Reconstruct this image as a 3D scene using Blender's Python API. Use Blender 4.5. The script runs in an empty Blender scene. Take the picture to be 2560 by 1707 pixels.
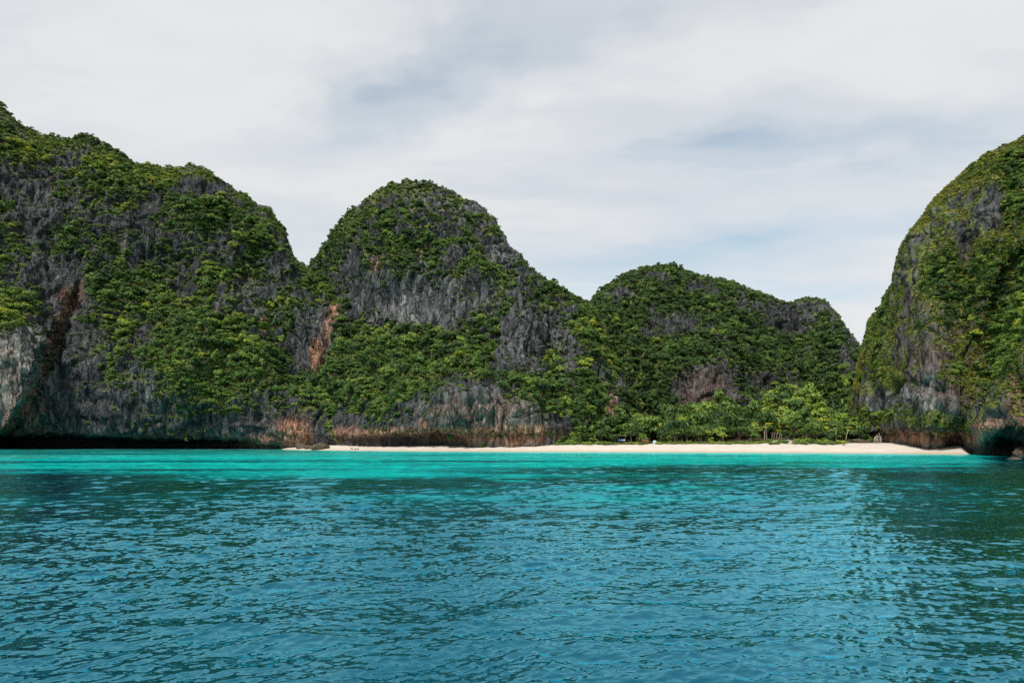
import bpy, bmesh, math, random
import numpy as np
from mathutils import Vector

random.seed(7)
rng = np.random.default_rng(11)
scn = bpy.context.scene
COL = scn.collection
R = math.radians

# ------------------------------------------------------------------ camera, sky, sun, exposure
CAM_H, FOC, CX, HZ = 4.0, 1707.0, 1280.0, 1100.0
cam_d = bpy.data.cameras.new('camera')
cam_d.sensor_width = 36.0
cam_d.lens = 24.0
cam_d.shift_y = (HZ - 853.5) / 2560.0
cam_d.clip_start = 0.5
cam_d.clip_end = 9000
cam = bpy.data.objects.new('camera', cam_d)
COL.objects.link(cam)
cam.location = (0, 0, CAM_H)
cam.rotation_euler = (R(90), 0, 0)
scn.camera = cam

SUN_EL, SUN_AZ = 52.0, 208.0          # azimuth clockwise from +Y: behind the camera, to the left
world = bpy.data.worlds.new('World')
scn.world = world
world.use_nodes = True


class NT:
    """small node-tree helper"""
    def __init__(self, tree):
        self.t = tree
        tree.nodes.clear()

    def n(self, typ, ins=None, **props):
        nd = self.t.nodes.new(typ)
        for k, v in props.items():
            setattr(nd, k, v)
        for k, v in (ins or {}).items():
            s = nd.inputs[k]
            if hasattr(v, 'is_output') or hasattr(v, 'links'):
                self.t.links.new(v, s)
            else:
                s.default_value = v
        return nd

    def math(self, op, a, b=0.0, c=None, clamp=False):
        ins = {0: a, 1: b}
        if c is not None:
            ins[2] = c
        return self.n('ShaderNodeMath', ins, operation=op, use_clamp=clamp).outputs[0]

    def mix(self, f, a, b, blend='MIX'):
        nd = self.t.nodes.new('ShaderNodeMix')
        nd.data_type = 'RGBA'
        nd.blend_type = blend
        for i, v in ((0, f), (6, a), (7, b)):
            s = nd.inputs[i]
            if hasattr(v, 'links'):
                self.t.links.new(v, s)
            else:
                s.default_value = v if not isinstance(v, (tuple, list)) or len(v) == 4 else tuple(v) + (1,)
        return nd.outputs[2]

    def ramp(self, f, stops, interp='LINEAR'):
        nd = self.n('ShaderNodeValToRGB', {0: f})
        cr = nd.color_ramp
        cr.interpolation = interp
        while len(cr.elements) < len(stops):
            cr.elements.new(0.5)
        for e, (p, c) in zip(cr.elements, stops):
            e.position = p
            e.color = (c, c, c, 1) if not isinstance(c, (tuple, list)) else tuple(c) + (1,)
        return nd.outputs[0]

    def noise(self, vec, scale, detail=4, rough=0.55, dist=0.0):
        return self.n('ShaderNodeTexNoise', {'Vector': vec, 'Scale': scale, 'Detail': detail, 'Roughness': rough,
                                             'Distortion': dist}).outputs[0]

    def mapping(self, vec, scale=(1, 1, 1), rot=(0, 0, 0), loc=(0, 0, 0)):
        return self.n('ShaderNodeMapping', {'Vector': vec, 'Scale': scale, 'Rotation': rot, 'Location': loc}).outputs[0]


def build_world():
    t = NT(world.node_tree)
    sky = t.n('ShaderNodeTexSky', sky_type='NISHITA', sun_disc=False, sun_elevation=R(SUN_EL),
              sun_rotation=R(SUN_AZ), air_density=1.0, dust_density=0.3, ozone_density=2.5).outputs[0]
    blue = t.n('ShaderNodeVectorMath', {0: sky, 1: (0.104, 0.118, 0.100)}, operation='MULTIPLY').outputs[0]
    d = t.n('ShaderNodeTexCoord').outputs['Generated']
    sep = t.n('ShaderNodeSeparateXYZ', {0: d})
    z = t.math('ADD', t.math('MAXIMUM', sep.outputs[2], 0.0), 0.03)
    zc = t.math('ADD', t.math('MAXIMUM', sep.outputs[2], 0.0), 0.16)
    pc = t.n('ShaderNodeCombineXYZ', {0: t.math('DIVIDE', sep.outputs[0], zc), 1: t.math('DIVIDE', sep.outputs[1], zc)}).outputs[0]
    p = t.n('ShaderNodeCombineXYZ', {0: t.math('DIVIDE', sep.outputs[0], z), 1: t.math('DIVIDE', sep.outputs[1], z)}).outputs[0]
    # cirrus-like sheet drawn out along one wind direction
    q = t.mapping(pc, scale=(0.85, 1.9, 1), rot=(0, 0, R(38)), loc=(0.35, 1.1, 0))
    warp = t.noise(t.mapping(pc, scale=(0.9, 1.2, 1), rot=(0, 0, R(28))), 1.1, 4, 0.55)
    q2 = t.n('ShaderNodeVectorMath', {0: q, 1: t.n('ShaderNodeCombineXYZ', {0: 0.0, 1: t.math('MULTIPLY', warp, 1.1)}).outputs[0]},
             operation='ADD').outputs[0]
    big = t.noise(q2, 1.0, 6, 0.52)
    fine = t.noise(t.mapping(pc, scale=(1.5, 4.4, 1), rot=(0, 0, R(34))), 1.3, 7, 0.62, 0.5)
    cov = t.math('ADD', t.math('MULTIPLY', big, 0.78), t.math('MULTIPLY', fine, 0.22))

    # thinner places of the sheet (centre, half axes, direction on the cloud plane)
    wv = t.n('ShaderNodeTexNoise', {'Vector': pc, 'Scale': 2.6, 'Detail': 4.0, 'Roughness': 0.55}).outputs[1]
    wv = t.n('ShaderNodeVectorMath', {0: wv, 1: (-0.5, -0.5, -0.5)}, operation='ADD').outputs[0]
    pw = t.n('ShaderNodeVectorMath', {0: t.n('ShaderNodeVectorMath', {0: wv, 'Scale': 0.55}, operation='SCALE').outputs[0], 1: p}, operation='ADD').outputs[0]

    def gap(cx, cy, a, b, ang):
        m = t.n('ShaderNodeVectorMath', {0: pw, 1: (-cx, -cy, 0)}, operation='ADD').outputs[0]
        m = t.mapping(m, rot=(0, 0, R(ang)))
        m = t.n('ShaderNodeVectorMath', {0: m, 1: (1 / a, 1 / b, 0)}, operation='MULTIPLY').outputs[0]
        w = t.math('MULTIPLY', t.n('ShaderNodeVectorMath', {0: m, 1: m}, operation='DOT_PRODUCT').outputs['Value'], -1.0)
        return t.math('POWER', 2.718, w)
    thin = 0.0
    for g, s in (((-0.34, 1.93, 0.42, 0.15, 40), 0.36), ((0.02, 1.60, 0.42, 0.16, 36), 0.17), ((0.74, 2.18, 0.55, 0.13, 12), 0.25),
                 ((1.25, 3.0, 1.0, 0.22, 24), 0.22), ((0.4, 3.9, 1.0, 0.45, 30), 0.20), ((1.5, 4.2, 0.9, 0.5, 20), 0.15),
                 ((-1.1, 1.6, 0.5, 0.2, 40), 0.07)):
        thin = t.math('ADD', thin, t.math('MULTIPLY', gap(*g), s))
    thin = t.math('MULTIPLY', thin, t.math('ADD', 0.35, t.math('MULTIPLY', fine, 1.3)))
    cov = t.math('SUBTRACT', cov, thin)
    f = t.ramp(cov, [(0.12, 0.42), (0.30, 0.68), (0.42, 0.85), (0.55, 0.97), (0.75, 1.0)], 'EASE')
    white = t.ramp(big, [(0.25, (0.468, 0.49, 0.518)), (0.45, (0.528, 0.539, 0.554)), (0.6, (0.565, 0.568, 0.576)), (0.8, (0.49, 0.504, 0.526))])
    c = t.mix(f, blue, white)
    bg = t.n('ShaderNodeBackground', {0: c, 1: 1.0})
    t.n('ShaderNodeOutputWorld', {0: bg.outputs[0]})


build_world()
sun_d = bpy.data.lights.new('sun', 'SUN')
sun_d.energy = 3.0
sun_d.angle = R(6)
sun_d.color = (1.0, 0.955, 0.88)
sun = bpy.data.objects.new('sun', sun_d)
COL.objects.link(sun)
az, el = R(SUN_AZ), R(SUN_EL)
sdir = Vector((math.sin(az) * math.cos(el), math.cos(az) * math.cos(el), math.sin(el)))
sun.rotation_euler = sdir.to_track_quat('Z', 'Y').to_euler()
sun.location = sdir * 300

vs = scn.view_settings
vs.view_transform = 'Standard'
vs.look = 'None'
vs.exposure = 0.52
vs.gamma = 1.0
vs.use_curve_mapping = False
scn.cycles.use_denoising = False
scn.cycles.sample_clamp_direct = 4.0
scn.cycles.sample_clamp_indirect = 3.0
scn.cycles.max_bounces = 6
scn.cycles.diffuse_bounces = 3
scn.cycles.glossy_bounces = 3
scn.cycles.transmission_bounces = 3
scn.cycles.transparent_max_bounces = 4
scn.cycles.caustics_reflective = False
scn.cycles.caustics_refractive = False


# ------------------------------------------------------------------ helpers
def world_pt(px, py, Y):
    """a direction of sight and a distance give a place in the bay"""
    return np.stack([(px - CX) / FOC * Y, Y + 0 * px, CAM_H + (HZ - py) / FOC * Y], -1)


def to_px(P):
    return CX + P[..., 0] / P[..., 1] * FOC, HZ - (P[..., 2] - CAM_H) / P[..., 1] * FOC


_perm = np.random.default_rng(3).permutation(512).astype(np.int64)
_g = np.random.default_rng(4).normal(size=(512, 3))
_g /= np.linalg.norm(_g, axis=1)[:, None]


def perlin(p, seed=0):
    p = np.asarray(p, dtype=np.float64)
    i = np.floor(p).astype(np.int64)
    f = p - i
    w = f * f * f * (f * (f * 6 - 15) + 10)
    res = 0.0
    for dx in (0, 1):
        for dy in (0, 1):
            for dz in (0, 1):
                h = _perm[(i[..., 0] + dx + seed * 17) & 511]
                h = _perm[(h + i[..., 1] + dy) & 511]
                h = _perm[(h + i[..., 2] + dz) & 511]
                gr = _g[h]
                v = gr[..., 0] * (f[..., 0] - dx) + gr[..., 1] * (f[..., 1] - dy) + gr[..., 2] * (f[..., 2] - dz)
                wx = w[..., 0] if dx else 1 - w[..., 0]
                wy = w[..., 1] if dy else 1 - w[..., 1]
                wz = w[..., 2] if dz else 1 - w[..., 2]
                res = res + v * wx * wy * wz
    return res * 1.5


def fbm(p, octaves=4, seed=0, gain=0.5, ridged=False):
    a, s, f = 1.0, 0.0, 1.0
    for k in range(octaves):
        v = perlin(p * f, seed + k)
        if ridged:
            v = 1 - 2 * np.abs(v)
        s = s + a * v
        a *= gain
        f *= 2.03
    return s


def smooth(x, a, b):
    t = np.clip((x - a) / (b - a), 0, 1)
    return t * t * (3 - 2 * t)


def blob(px, py, items):
    """largest of soft ellipses (cx, cy, rx, ry, strength)"""
    r = np.zeros_like(px)
    for cx, cy, rx, ry, s in items:
        d = ((px - cx) / rx) ** 2 + ((py - cy) / ry) ** 2
        r = np.maximum(r, s * np.exp(-d * d * 0.55))
    return r


def mesh_from(name, verts, faces, attrs=None, smooth_shade=True, mats=(), mat_idx=None):
    me = bpy.data.meshes.new(name)
    verts = np.asarray(verts, dtype=np.float32).reshape(-1, 3)
    faces = np.asarray(faces, dtype=np.int32)
    k = faces.shape[1]
    me.vertices.add(len(verts))
    me.vertices.foreach_set('co', verts.ravel())
    me.loops.add(faces.size)
    me.loops.foreach_set('vertex_index', faces.ravel())
    me.polygons.add(len(faces))
    me.polygons.foreach_set('loop_start', np.arange(0, faces.size, k, dtype=np.int32))
    me.polygons.foreach_set('use_smooth', np.full(len(faces), smooth_shade))
    for m in mats:
        me.materials.append(m)
    if mat_idx is not None:
        me.polygons.foreach_set('material_index', np.asarray(mat_idx, dtype=np.int32))
    me.update(calc_edges=True)
    for an, arr in (attrs or {}).items():
        a = me.attributes.new(an, 'FLOAT', 'POINT')
        a.data.foreach_set('value', np.asarray(arr, dtype=np.float32).ravel())
    me.validate()
    return me


def grid_faces(nr, nc, flip=False):
    i = np.arange(nr - 1)[:, None] * nc + np.arange(nc - 1)[None, :]
    a, b, c, d = i, i + 1, i + nc + 1, i + nc
    f = np.stack([a, b, c, d] if not flip else [a, d, c, b], -1)
    return f.reshape(-1, 4)


def obj(name, me, parent=None, loc=None, **props):
    o = bpy.data.objects.new(name, me)
    COL.objects.link(o)
    if parent is not None:
        o.parent = parent
    if loc is not None:
        o.location = loc
    for k, v in props.items():
        o[k] = v
    return o


def thing(name, label, category, loc, rz=0.0, group=None):
    o = obj(name, None, loc=loc, label=label, category=category)
    o.empty_display_size = 0.3
    o.rotation_euler = (0, 0, rz)
    if group:
        o['group'] = group
    return o


class MB:
    """collects tubes, boxes and so on into one mesh"""
    def __init__(self):
        self.v, self.f = [], []

    def add(self, verts, faces):
        b = len(self.v)
        self.v += [tuple(x) for x in verts]
        self.f += [tuple(b + i for i in q) for q in faces]

    def box(self, c, s, rot=None, jit=0.0):
        vs_ = []
        for dx in (-1, 1):
            for dy in (-1, 1):
                for dz in (-1, 1):
                    v = Vector((dx * s[0] / 2 + random.uniform(-jit, jit), dy * s[1] / 2 + random.uniform(-jit, jit),
                                dz * s[2] / 2 + random.uniform(-jit, jit)))
                    if rot is not None:
                        v = rot @ v
                    vs_.append(v + Vector(c))
        self.add(vs_, [(0, 1, 3, 2), (4, 6, 7, 5), (0, 4, 5, 1), (2, 3, 7, 6), (0, 2, 6, 4), (1, 5, 7, 3)])

    def tube(self, pts, rad, n=6):
        vs_, fs = [], []
        pts = [Vector(p) for p in pts]
        for i, p in enumerate(pts):
            d = (pts[min(i + 1, len(pts) - 1)] - pts[max(i - 1, 0)]).normalized()
            a = d.orthogonal().normalized()
            b = d.cross(a)
            for k in range(n):
                th = 2 * math.pi * k / n
                vs_.append(p + (a * math.cos(th) + b * math.sin(th)) * rad[i])
        for i in range(len(pts) - 1):
            for k in range(n):
                fs.append((i * n + k, i * n + (k + 1) % n, (i + 1) * n + (k + 1) % n, (i + 1) * n + k))
        fs.append(tuple(range(n))[::-1])
        fs.append(tuple((len(pts) - 1) * n + k for k in range(n)))
        self.add(vs_, fs)

    def mesh(self, name, mat, smooth_shade=False):
        me = bpy.data.meshes.new(name)
        me.from_pydata(self.v, [], self.f)
        me.materials.append(mat)
        if smooth_shade:
            me.polygons.foreach_set('use_smooth', [True] * len(me.polygons))
        me.update()
        return me


# ------------------------------------------------------------------ materials
def new_mat(name):
    m = bpy.data.materials.new(name)
    m.use_nodes = True
    return m, NT(m.node_tree)


def finish(t, bsdf):
    t.n('ShaderNodeOutputMaterial', {0: bsdf.outputs[0]})


def mat_rock():
    m, t = new_mat('limestone')
    co = t.n('ShaderNodeTexCoord').outputs['Object']
    at = lambda n: t.n('ShaderNodeAttribute', attribute_name=n).outputs['Fac']
    streak = t.noise(t.mapping(co, scale=(1, 1, 0.045)), 0.5, 6, 0.66, 0.3)
    streak2 = t.noise(t.mapping(co, scale=(1, 1, 0.035), loc=(40, 7, 3)), 1.2, 4, 0.6, 0.2)
    patch = t.noise(co, 0.07, 6, 0.6)
    speck = t.noise(t.mapping(co, scale=(1, 1, 0.5)), 1.9, 6, 0.7)
    v = t.math('ADD', t.math('MULTIPLY', streak, 0.42), t.math('ADD', t.math('MULTIPLY', streak2, 0.2),
               t.math('ADD', t.math('MULTIPLY', patch, 0.22), t.math('MULTIPLY', speck, 0.2))))
    v = t.math('ADD', v, t.math('MULTIPLY', t.math('SUBTRACT', at('pale'), 0.0), 0.17))
    grey = t.ramp(v, [(0.41, (0.011, 0.012, 0.014)), (0.48, (0.032, 0.034, 0.038)), (0.535, (0.058, 0.061, 0.066)),
                      (0.60, (0.105, 0.11, 0.112)), (0.69, (0.25, 0.255, 0.24)), (0.82, (0.50, 0.49, 0.45))])
    vc = t.n('ShaderNodeTexVoronoi', {'Vector': t.mapping(t.n('ShaderNodeVectorMath', {0: co, 1: t.n('ShaderNodeVectorMath', {0: t.n('ShaderNodeTexNoise', {'Vector': co, 'Scale': 0.25, 'Detail': 3.0}).outputs[1], 'Scale': 5.0}, operation='SCALE').outputs[0]}, operation='ADD').outputs[0], scale=(1, 1, 0.22)), 'Scale': 0.24}, feature='DISTANCE_TO_EDGE').outputs[0]
    grey = t.mix(t.ramp(vc, [(0.0, 0.75), (0.045, 0.55), (0.10, 0.0)]), grey, (0.010, 0.010, 0.011))
    rn = t.noise(t.mapping(co, scale=(1, 1, 0.16), loc=(9, 2, 5)), 0.9, 6, 0.65, 0.3)
    rustc = t.ramp(rn, [(0.32, (0.035, 0.028, 0.025)), (0.43, (0.13, 0.062, 0.038)), (0.52, (0.34, 0.15, 0.085)),
                        (0.60, (0.42, 0.27, 0.18)), (0.72, (0.40, 0.35, 0.30))])
    rf = t.math('MULTIPLY', at('rust'), t.math('ADD', 0.35, t.math('MULTIPLY', t.ramp(streak2, [(0.35, 0.0), (0.6, 1.0)]), 1.0)), clamp=True)
    c = t.mix(rf, grey, rustc)
    # low herbs, moss and dry grass growing on the rock itself
    mn = t.noise(co, 0.55, 7, 0.7)
    mcol = t.ramp(t.noise(co, 0.9, 5, 0.6, 0.5), [(0.32, (0.026, 0.046, 0.012)), (0.48, (0.080, 0.110, 0.024)),
                                                  (0.58, (0.17, 0.165, 0.04)), (0.72, (0.26, 0.20, 0.08))])
    mf = t.math('MULTIPLY', t.ramp(t.math('ADD', t.math('MULTIPLY', mn, 0.6), t.math('MULTIPLY', at('moss'), 0.55)),
                                   [(0.48, 0.0), (0.62, 1.0)]), 0.92)
    c = t.mix(mf, c, mcol)
    wet_shade = at('wet_shade')
    c = t.mix(t.math('MULTIPLY', wet_shade, 0.85), c, (0.018, 0.017, 0.016))  # wet stain plus shade of notches and caves, painted into the rock colour
    h1 = t.noise(t.mapping(co, scale=(1, 1, 0.28)), 0.6, 4, 0.55, 0.3)
    h2 = t.n('ShaderNodeTexVoronoi', {'Vector': t.mapping(co, scale=(1, 1, 0.35)), 'Scale': 0.55}, feature='DISTANCE_TO_EDGE').outputs[0]
    hh = t.math('ADD', h1, t.math('ADD', t.math('MULTIPLY', t.math('MINIMUM', h2, 0.18), 1.0), t.math('MULTIPLY', t.math('MINIMUM', vc, 0.12), 3.0)))
    bmp = t.n('ShaderNodeBump', {'Height': hh, 'Strength': 0.9, 'Distance': 1.8})
    b = t.n('ShaderNodeBsdfPrincipled', {'Base Color': c, 'Roughness': 0.9, 'Specular IOR Level': 0.25, 'Normal': bmp.outputs[0]})
    finish(t, b)
    return m


def mat_leaf(name, stops, transl=0.28):
    m, t = new_mat(name)
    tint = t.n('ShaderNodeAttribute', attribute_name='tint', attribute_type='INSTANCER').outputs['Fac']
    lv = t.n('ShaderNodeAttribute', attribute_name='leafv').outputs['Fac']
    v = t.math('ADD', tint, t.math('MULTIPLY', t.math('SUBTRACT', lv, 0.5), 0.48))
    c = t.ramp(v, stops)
    b = t.n('ShaderNodeBsdfPrincipled', {'Base Color': c, 'Roughness': 0.5, 'Specular IOR Level': 0.30})
    tr = t.n('ShaderNodeBsdfTranslucent', {0: t.mix(0.5, c, (0.10, 0.16, 0.01), 'MIX')})
    mx = t.n('ShaderNodeMixShader', {0: transl, 1: b.outputs[0], 2: tr.outputs[0]})
    finish(t, mx)
    return m


GREEN = [(0.0, (0.024, 0.052, 0.016)), (0.25, (0.042, 0.090, 0.024)), (0.5, (0.088, 0.165, 0.034)), (0.7, (0.175, 0.275, 0.046)),
         (0.86, (0.29, 0.37, 0.05)), (1.0, (0.46, 0.43, 0.02))]


def mat_simple(name, c1, c2, scale=2.0, rough=0.85, zs=1.0, bump=0.4, dist=0.1):
    m, t = new_mat(name)
    co = t.n('ShaderNodeTexCoord').outputs['Object']
    n1 = t.noise(t.mapping(co, scale=(1, 1, zs)), scale, 7, 0.65)
    c = t.ramp(n1, [(0.3, c1), (0.7, c2)])
    bmp = t.n('ShaderNodeBump', {'Height': n1, 'Strength': bump, 'Distance': dist})
    b = t.n('ShaderNodeBsdfPrincipled', {'Base Color': c, 'Roughness': rough, 'Specular IOR Level': 0.25, 'Normal': bmp.outputs[0]})
    finish(t, b)
    return m


def mat_ground():
    m, t = new_mat('sand_and_soil')
    co = t.n('ShaderNodeTexCoord').outputs['Object']
    n1 = t.noise(co, 0.25, 6, 0.6)
    n2 = t.noise(co, 3.0, 6, 0.7)
    sand = t.ramp(n1, [(0.3, (0.52, 0.455, 0.395)), (0.7, (0.62, 0.555, 0.495))])
    sand = t.mix(t.math('MULTIPLY', n2, 0.16), sand, (0.48, 0.38, 0.28))
    damp = t.n('ShaderNodeAttribute', attribute_name='damp').outputs['Fac']
    sand = t.mix(t.math('MULTIPLY', damp, 0.8), sand, (0.42, 0.32, 0.22))
    soil = t.ramp(n2, [(0.35, (0.030, 0.024, 0.014)), (0.65, (0.075, 0.062, 0.030))])
    f = t.n('ShaderNodeAttribute', attribute_name='soil').outputs['Fac']
    c = t.mix(t.ramp(t.math('ADD', f, t.math('MULTIPLY', t.math('SUBTRACT', n1, 0.5), 0.5)), [(0.4, 0.0), (0.6, 1.0)]), sand, soil)
    bmp = t.n('ShaderNodeBump', {'Height': n2, 'Strength': 0.35, 'Distance': 0.12})
    finish(t, t.n('ShaderNodeBsdfPrincipled', {'Base Color': c, 'Roughness': 0.92, 'Specular IOR Level': 0.2, 'Normal': bmp.outputs[0]}))
    return m


def mat_water():
    m, t = new_mat('sea_water')
    co = t.n('ShaderNodeTexCoord').outputs['Object']
    at = lambda n: t.n('ShaderNodeAttribute', attribute_name=n).outputs['Fac']
    c = t.ramp(at('shallow'), [(0.0, (0.0005, 0.046, 0.084)), (0.2, (0.001, 0.064, 0.102)), (0.36, (0.002, 0.11, 0.14)), (0.5, (0.003, 0.18, 0.20)),
                               (0.65, (0.004, 0.33, 0.32)), (0.8, (0.005, 0.56, 0.51)), (1.0, (0.12, 0.66, 0.58))])
    c = t.mix(t.math('MULTIPLY', at('reef'), 0.8), c, (0.006, 0.085, 0.075))
    h = t.noise(t.mapping(co, scale=(0.7, 1.3, 1), rot=(0, 0, R(14))), 4.5, 2, 0.5, 0.8)
    bmp = t.n('ShaderNodeBump', {'Height': h, 'Strength': 1.0, 'Distance': 0.014})
    fo = at('foam')
    fn = t.ramp(t.math('ADD', t.noise(co, 1.6, 6, 0.7), t.math('MULTIPLY', fo, 0.5)), [(0.72, 0.0), (0.86, 1.0)])
    c = t.mix(fn, c, (0.8, 0.8, 0.78))
    nrm = bmp.outputs[0]
    body = t.n('ShaderNodeBsdfDiffuse', {0: c, 'Normal': nrm})
    gl = t.n('ShaderNodeBsdfGlossy', {0: (0.29, 0.86, 1.0, 1), 'Roughness': 0.03, 'Normal': nrm})
    gain = t.n('ShaderNodeMapRange', {0: at('shallow'), 1: 0.05, 2: 0.66, 3: 2.7, 4: 0.85}).outputs[0]
    fr = t.n('ShaderNodeFresnel', {0: 1.34, 'Normal': nrm}).outputs[0]
    fr = t.math('MINIMUM', t.math('MULTIPLY', fr, gain), 0.95)
    b = t.n('ShaderNodeMixShader', {0: t.math('MULTIPLY', fr, t.math('SUBTRACT', 1.0, fn)), 1: body.outputs[0], 2: gl.outputs[0]})
    finish(t, b)
    return m


M_ROCK = mat_rock()
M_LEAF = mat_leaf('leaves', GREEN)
M_GRASS = mat_leaf('dry_grass', [(0.0, (0.035, 0.055, 0.012)), (0.4, (0.085, 0.105, 0.018)), (0.7, (0.19, 0.18, 0.03)), (1.0, (0.34, 0.25, 0.08))], 0.2)
M_BARK = mat_simple('bark', (0.055, 0.043, 0.032), (0.19, 0.15, 0.115), 3.0, zs=0.2)
M_PALE_BARK = mat_simple('pale_bark', (0.26, 0.21, 0.15), (0.46, 0.39, 0.30), 3.0, zs=0.2)
M_GROUND = mat_ground()
M_WATER = mat_water()
M_BOULDER = mat_simple('brown_rock', (0.030, 0.024, 0.018), (0.15, 0.115, 0.08), 0.7, bump=0.9, dist=0.5)
M_DRIFT = mat_simple('driftwood', (0.16, 0.125, 0.10), (0.36, 0.30, 0.25), 2.5, zs=0.3)
M_PLANK = mat_simple('brown_planks', (0.13, 0.060, 0.026), (0.24, 0.115, 0.05), 2.0, zs=0.3)
M_DARK = mat_simple('dark_boards', (0.010, 0.012, 0.016), (0.028, 0.032, 0.042), 2.0)
M_ROOF = mat_simple('tan_roof', (0.36, 0.26, 0.17), (0.52, 0.40, 0.28), 1.5)
M_BLUE = mat_simple('blue_banner', (0.14, 0.26, 0.52), (0.30, 0.42, 0.66), 1.1)
M_PALEBLUE = mat_simple('pale_blue_paint', (0.42, 0.60, 0.70), (0.60, 0.74, 0.80), 1.2)
M_WHITE = mat_simple('white_paint', (0.66, 0.68, 0.70), (0.80, 0.80, 0.80), 1.2)

# ------------------------------------------------------------------ the shore line and the ground
WL = np.array([(-900, 1121.5), (400, 1121.8), (560, 1122.5), (700, 1123.3), (760, 1125), (900, 1126.5), (1100, 1128.2), (1400, 1129.6),
               (1700, 1130.6), (2000, 1132), (2200, 1133.6), (2330, 1135), (2450, 1137), (2560, 1139), (2800, 1160), (3300, 1200)])


def shore_Y(px):
    return FOC * CAM_H / (np.interp(px, WL[:, 0], WL[:, 1]) - HZ)


VEG = np.array([(500, 30), (760, 26), (900, 30), (1200, 30), (1330, 22), (1400, 17), (1520, 18), (1640, 20), (1760, 21), (1900, 21), (2000, 21),
                (2080, 19), (2130, 24), (2200, 26), (2300, 30), (2500, 40)])   # metres of bare sand behind the water line


def ground_z(X, Y):
    px = CX + X / Y * FOC
    s = Y - shore_Y(px)
    z = np.where(s < 0, 0.10 * s, 3.1 * (1 - (1 - np.clip(s / 26, 0, 1)) ** 1.7))
    z = np.maximum(z, -2.5)
    z = z + np.maximum(s - 26, 0) * 0.045
    z = z + 12.5 * np.exp(-((px - 1990) / 105) ** 2) * smooth(s, 30, 66) + 8 * np.exp(-((px - 1760) / 120) ** 2) * smooth(s, 36, 76)
    z = z - 5 * smooth(px, 2395, 2480) - 5 * (1 - smooth(px, 640, 720)) - 1.3 * (1 - smooth(px, 700, 1250)) * smooth(s, 0, 14)
    # eroded bank at the foot of the screw pines
    z = z + 0.8 * np.exp(-((px - 1985) / 75) ** 2) * smooth(s, 17, 21)
    return z


def build_ground():
    pxs = np.linspace(480, 2560, 520)
    ss = np.concatenate([np.linspace(-14, 34, 70), np.linspace(36, 240, 60)])
    PX, S = np.meshgrid(pxs, ss)
    Y = shore_Y(PX) + S
    X = (PX - CX) / FOC * Y
    Z = ground_z(X, Y)
    P = np.stack([X, Y, Z], -1)
    Z = Z + 0.10 * fbm(P * (0.22, 0.22, 0), 4, 5) * smooth(S, 1, 8) + 0.05 * fbm(P * (0.06, 0.5, 0), 2, 9) * smooth(S, 1, 6)
    bank = np.exp(-((PX - 1985) / 80) ** 2) * smooth(S, 15, 18) * (1 - smooth(S, 26, 32))
    Z = Z + bank * 0.6 * fbm(P * (0.35, 0.35, 0), 4, 2)
    P[..., 2] = Z
    veg = np.interp(PX, VEG[:, 0], VEG[:, 1]) - 2.5
    soil = smooth(S - veg + 1.2 * fbm(P * (0.3, 0.3, 0), 3, 7), 0.5, 4) * (1 - 0.8 * (bank > 0.25))
    damp = 1 - smooth(S + 0.9 * fbm(P * (0.12, 0.05, 0), 2, 3), 0.6, 4.4)
    damp = np.maximum(damp, 0.5 * np.exp(-((S - 8.5 - 1.5 * fbm(P * (0.05, 0.02, 0), 3, 6)) / 0.5) ** 2) * smooth(fbm(P * (0.5, 0.2, 0), 3, 8), -0.1, 0.4))
    me = mesh_from('beach', P, grid_faces(*PX.shape), {'soil': soil, 'damp': damp}, mats=(M_GROUND,))
    obj('beach', me, kind='structure', label='pale sand beach at the head of the bay')


build_ground()


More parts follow.
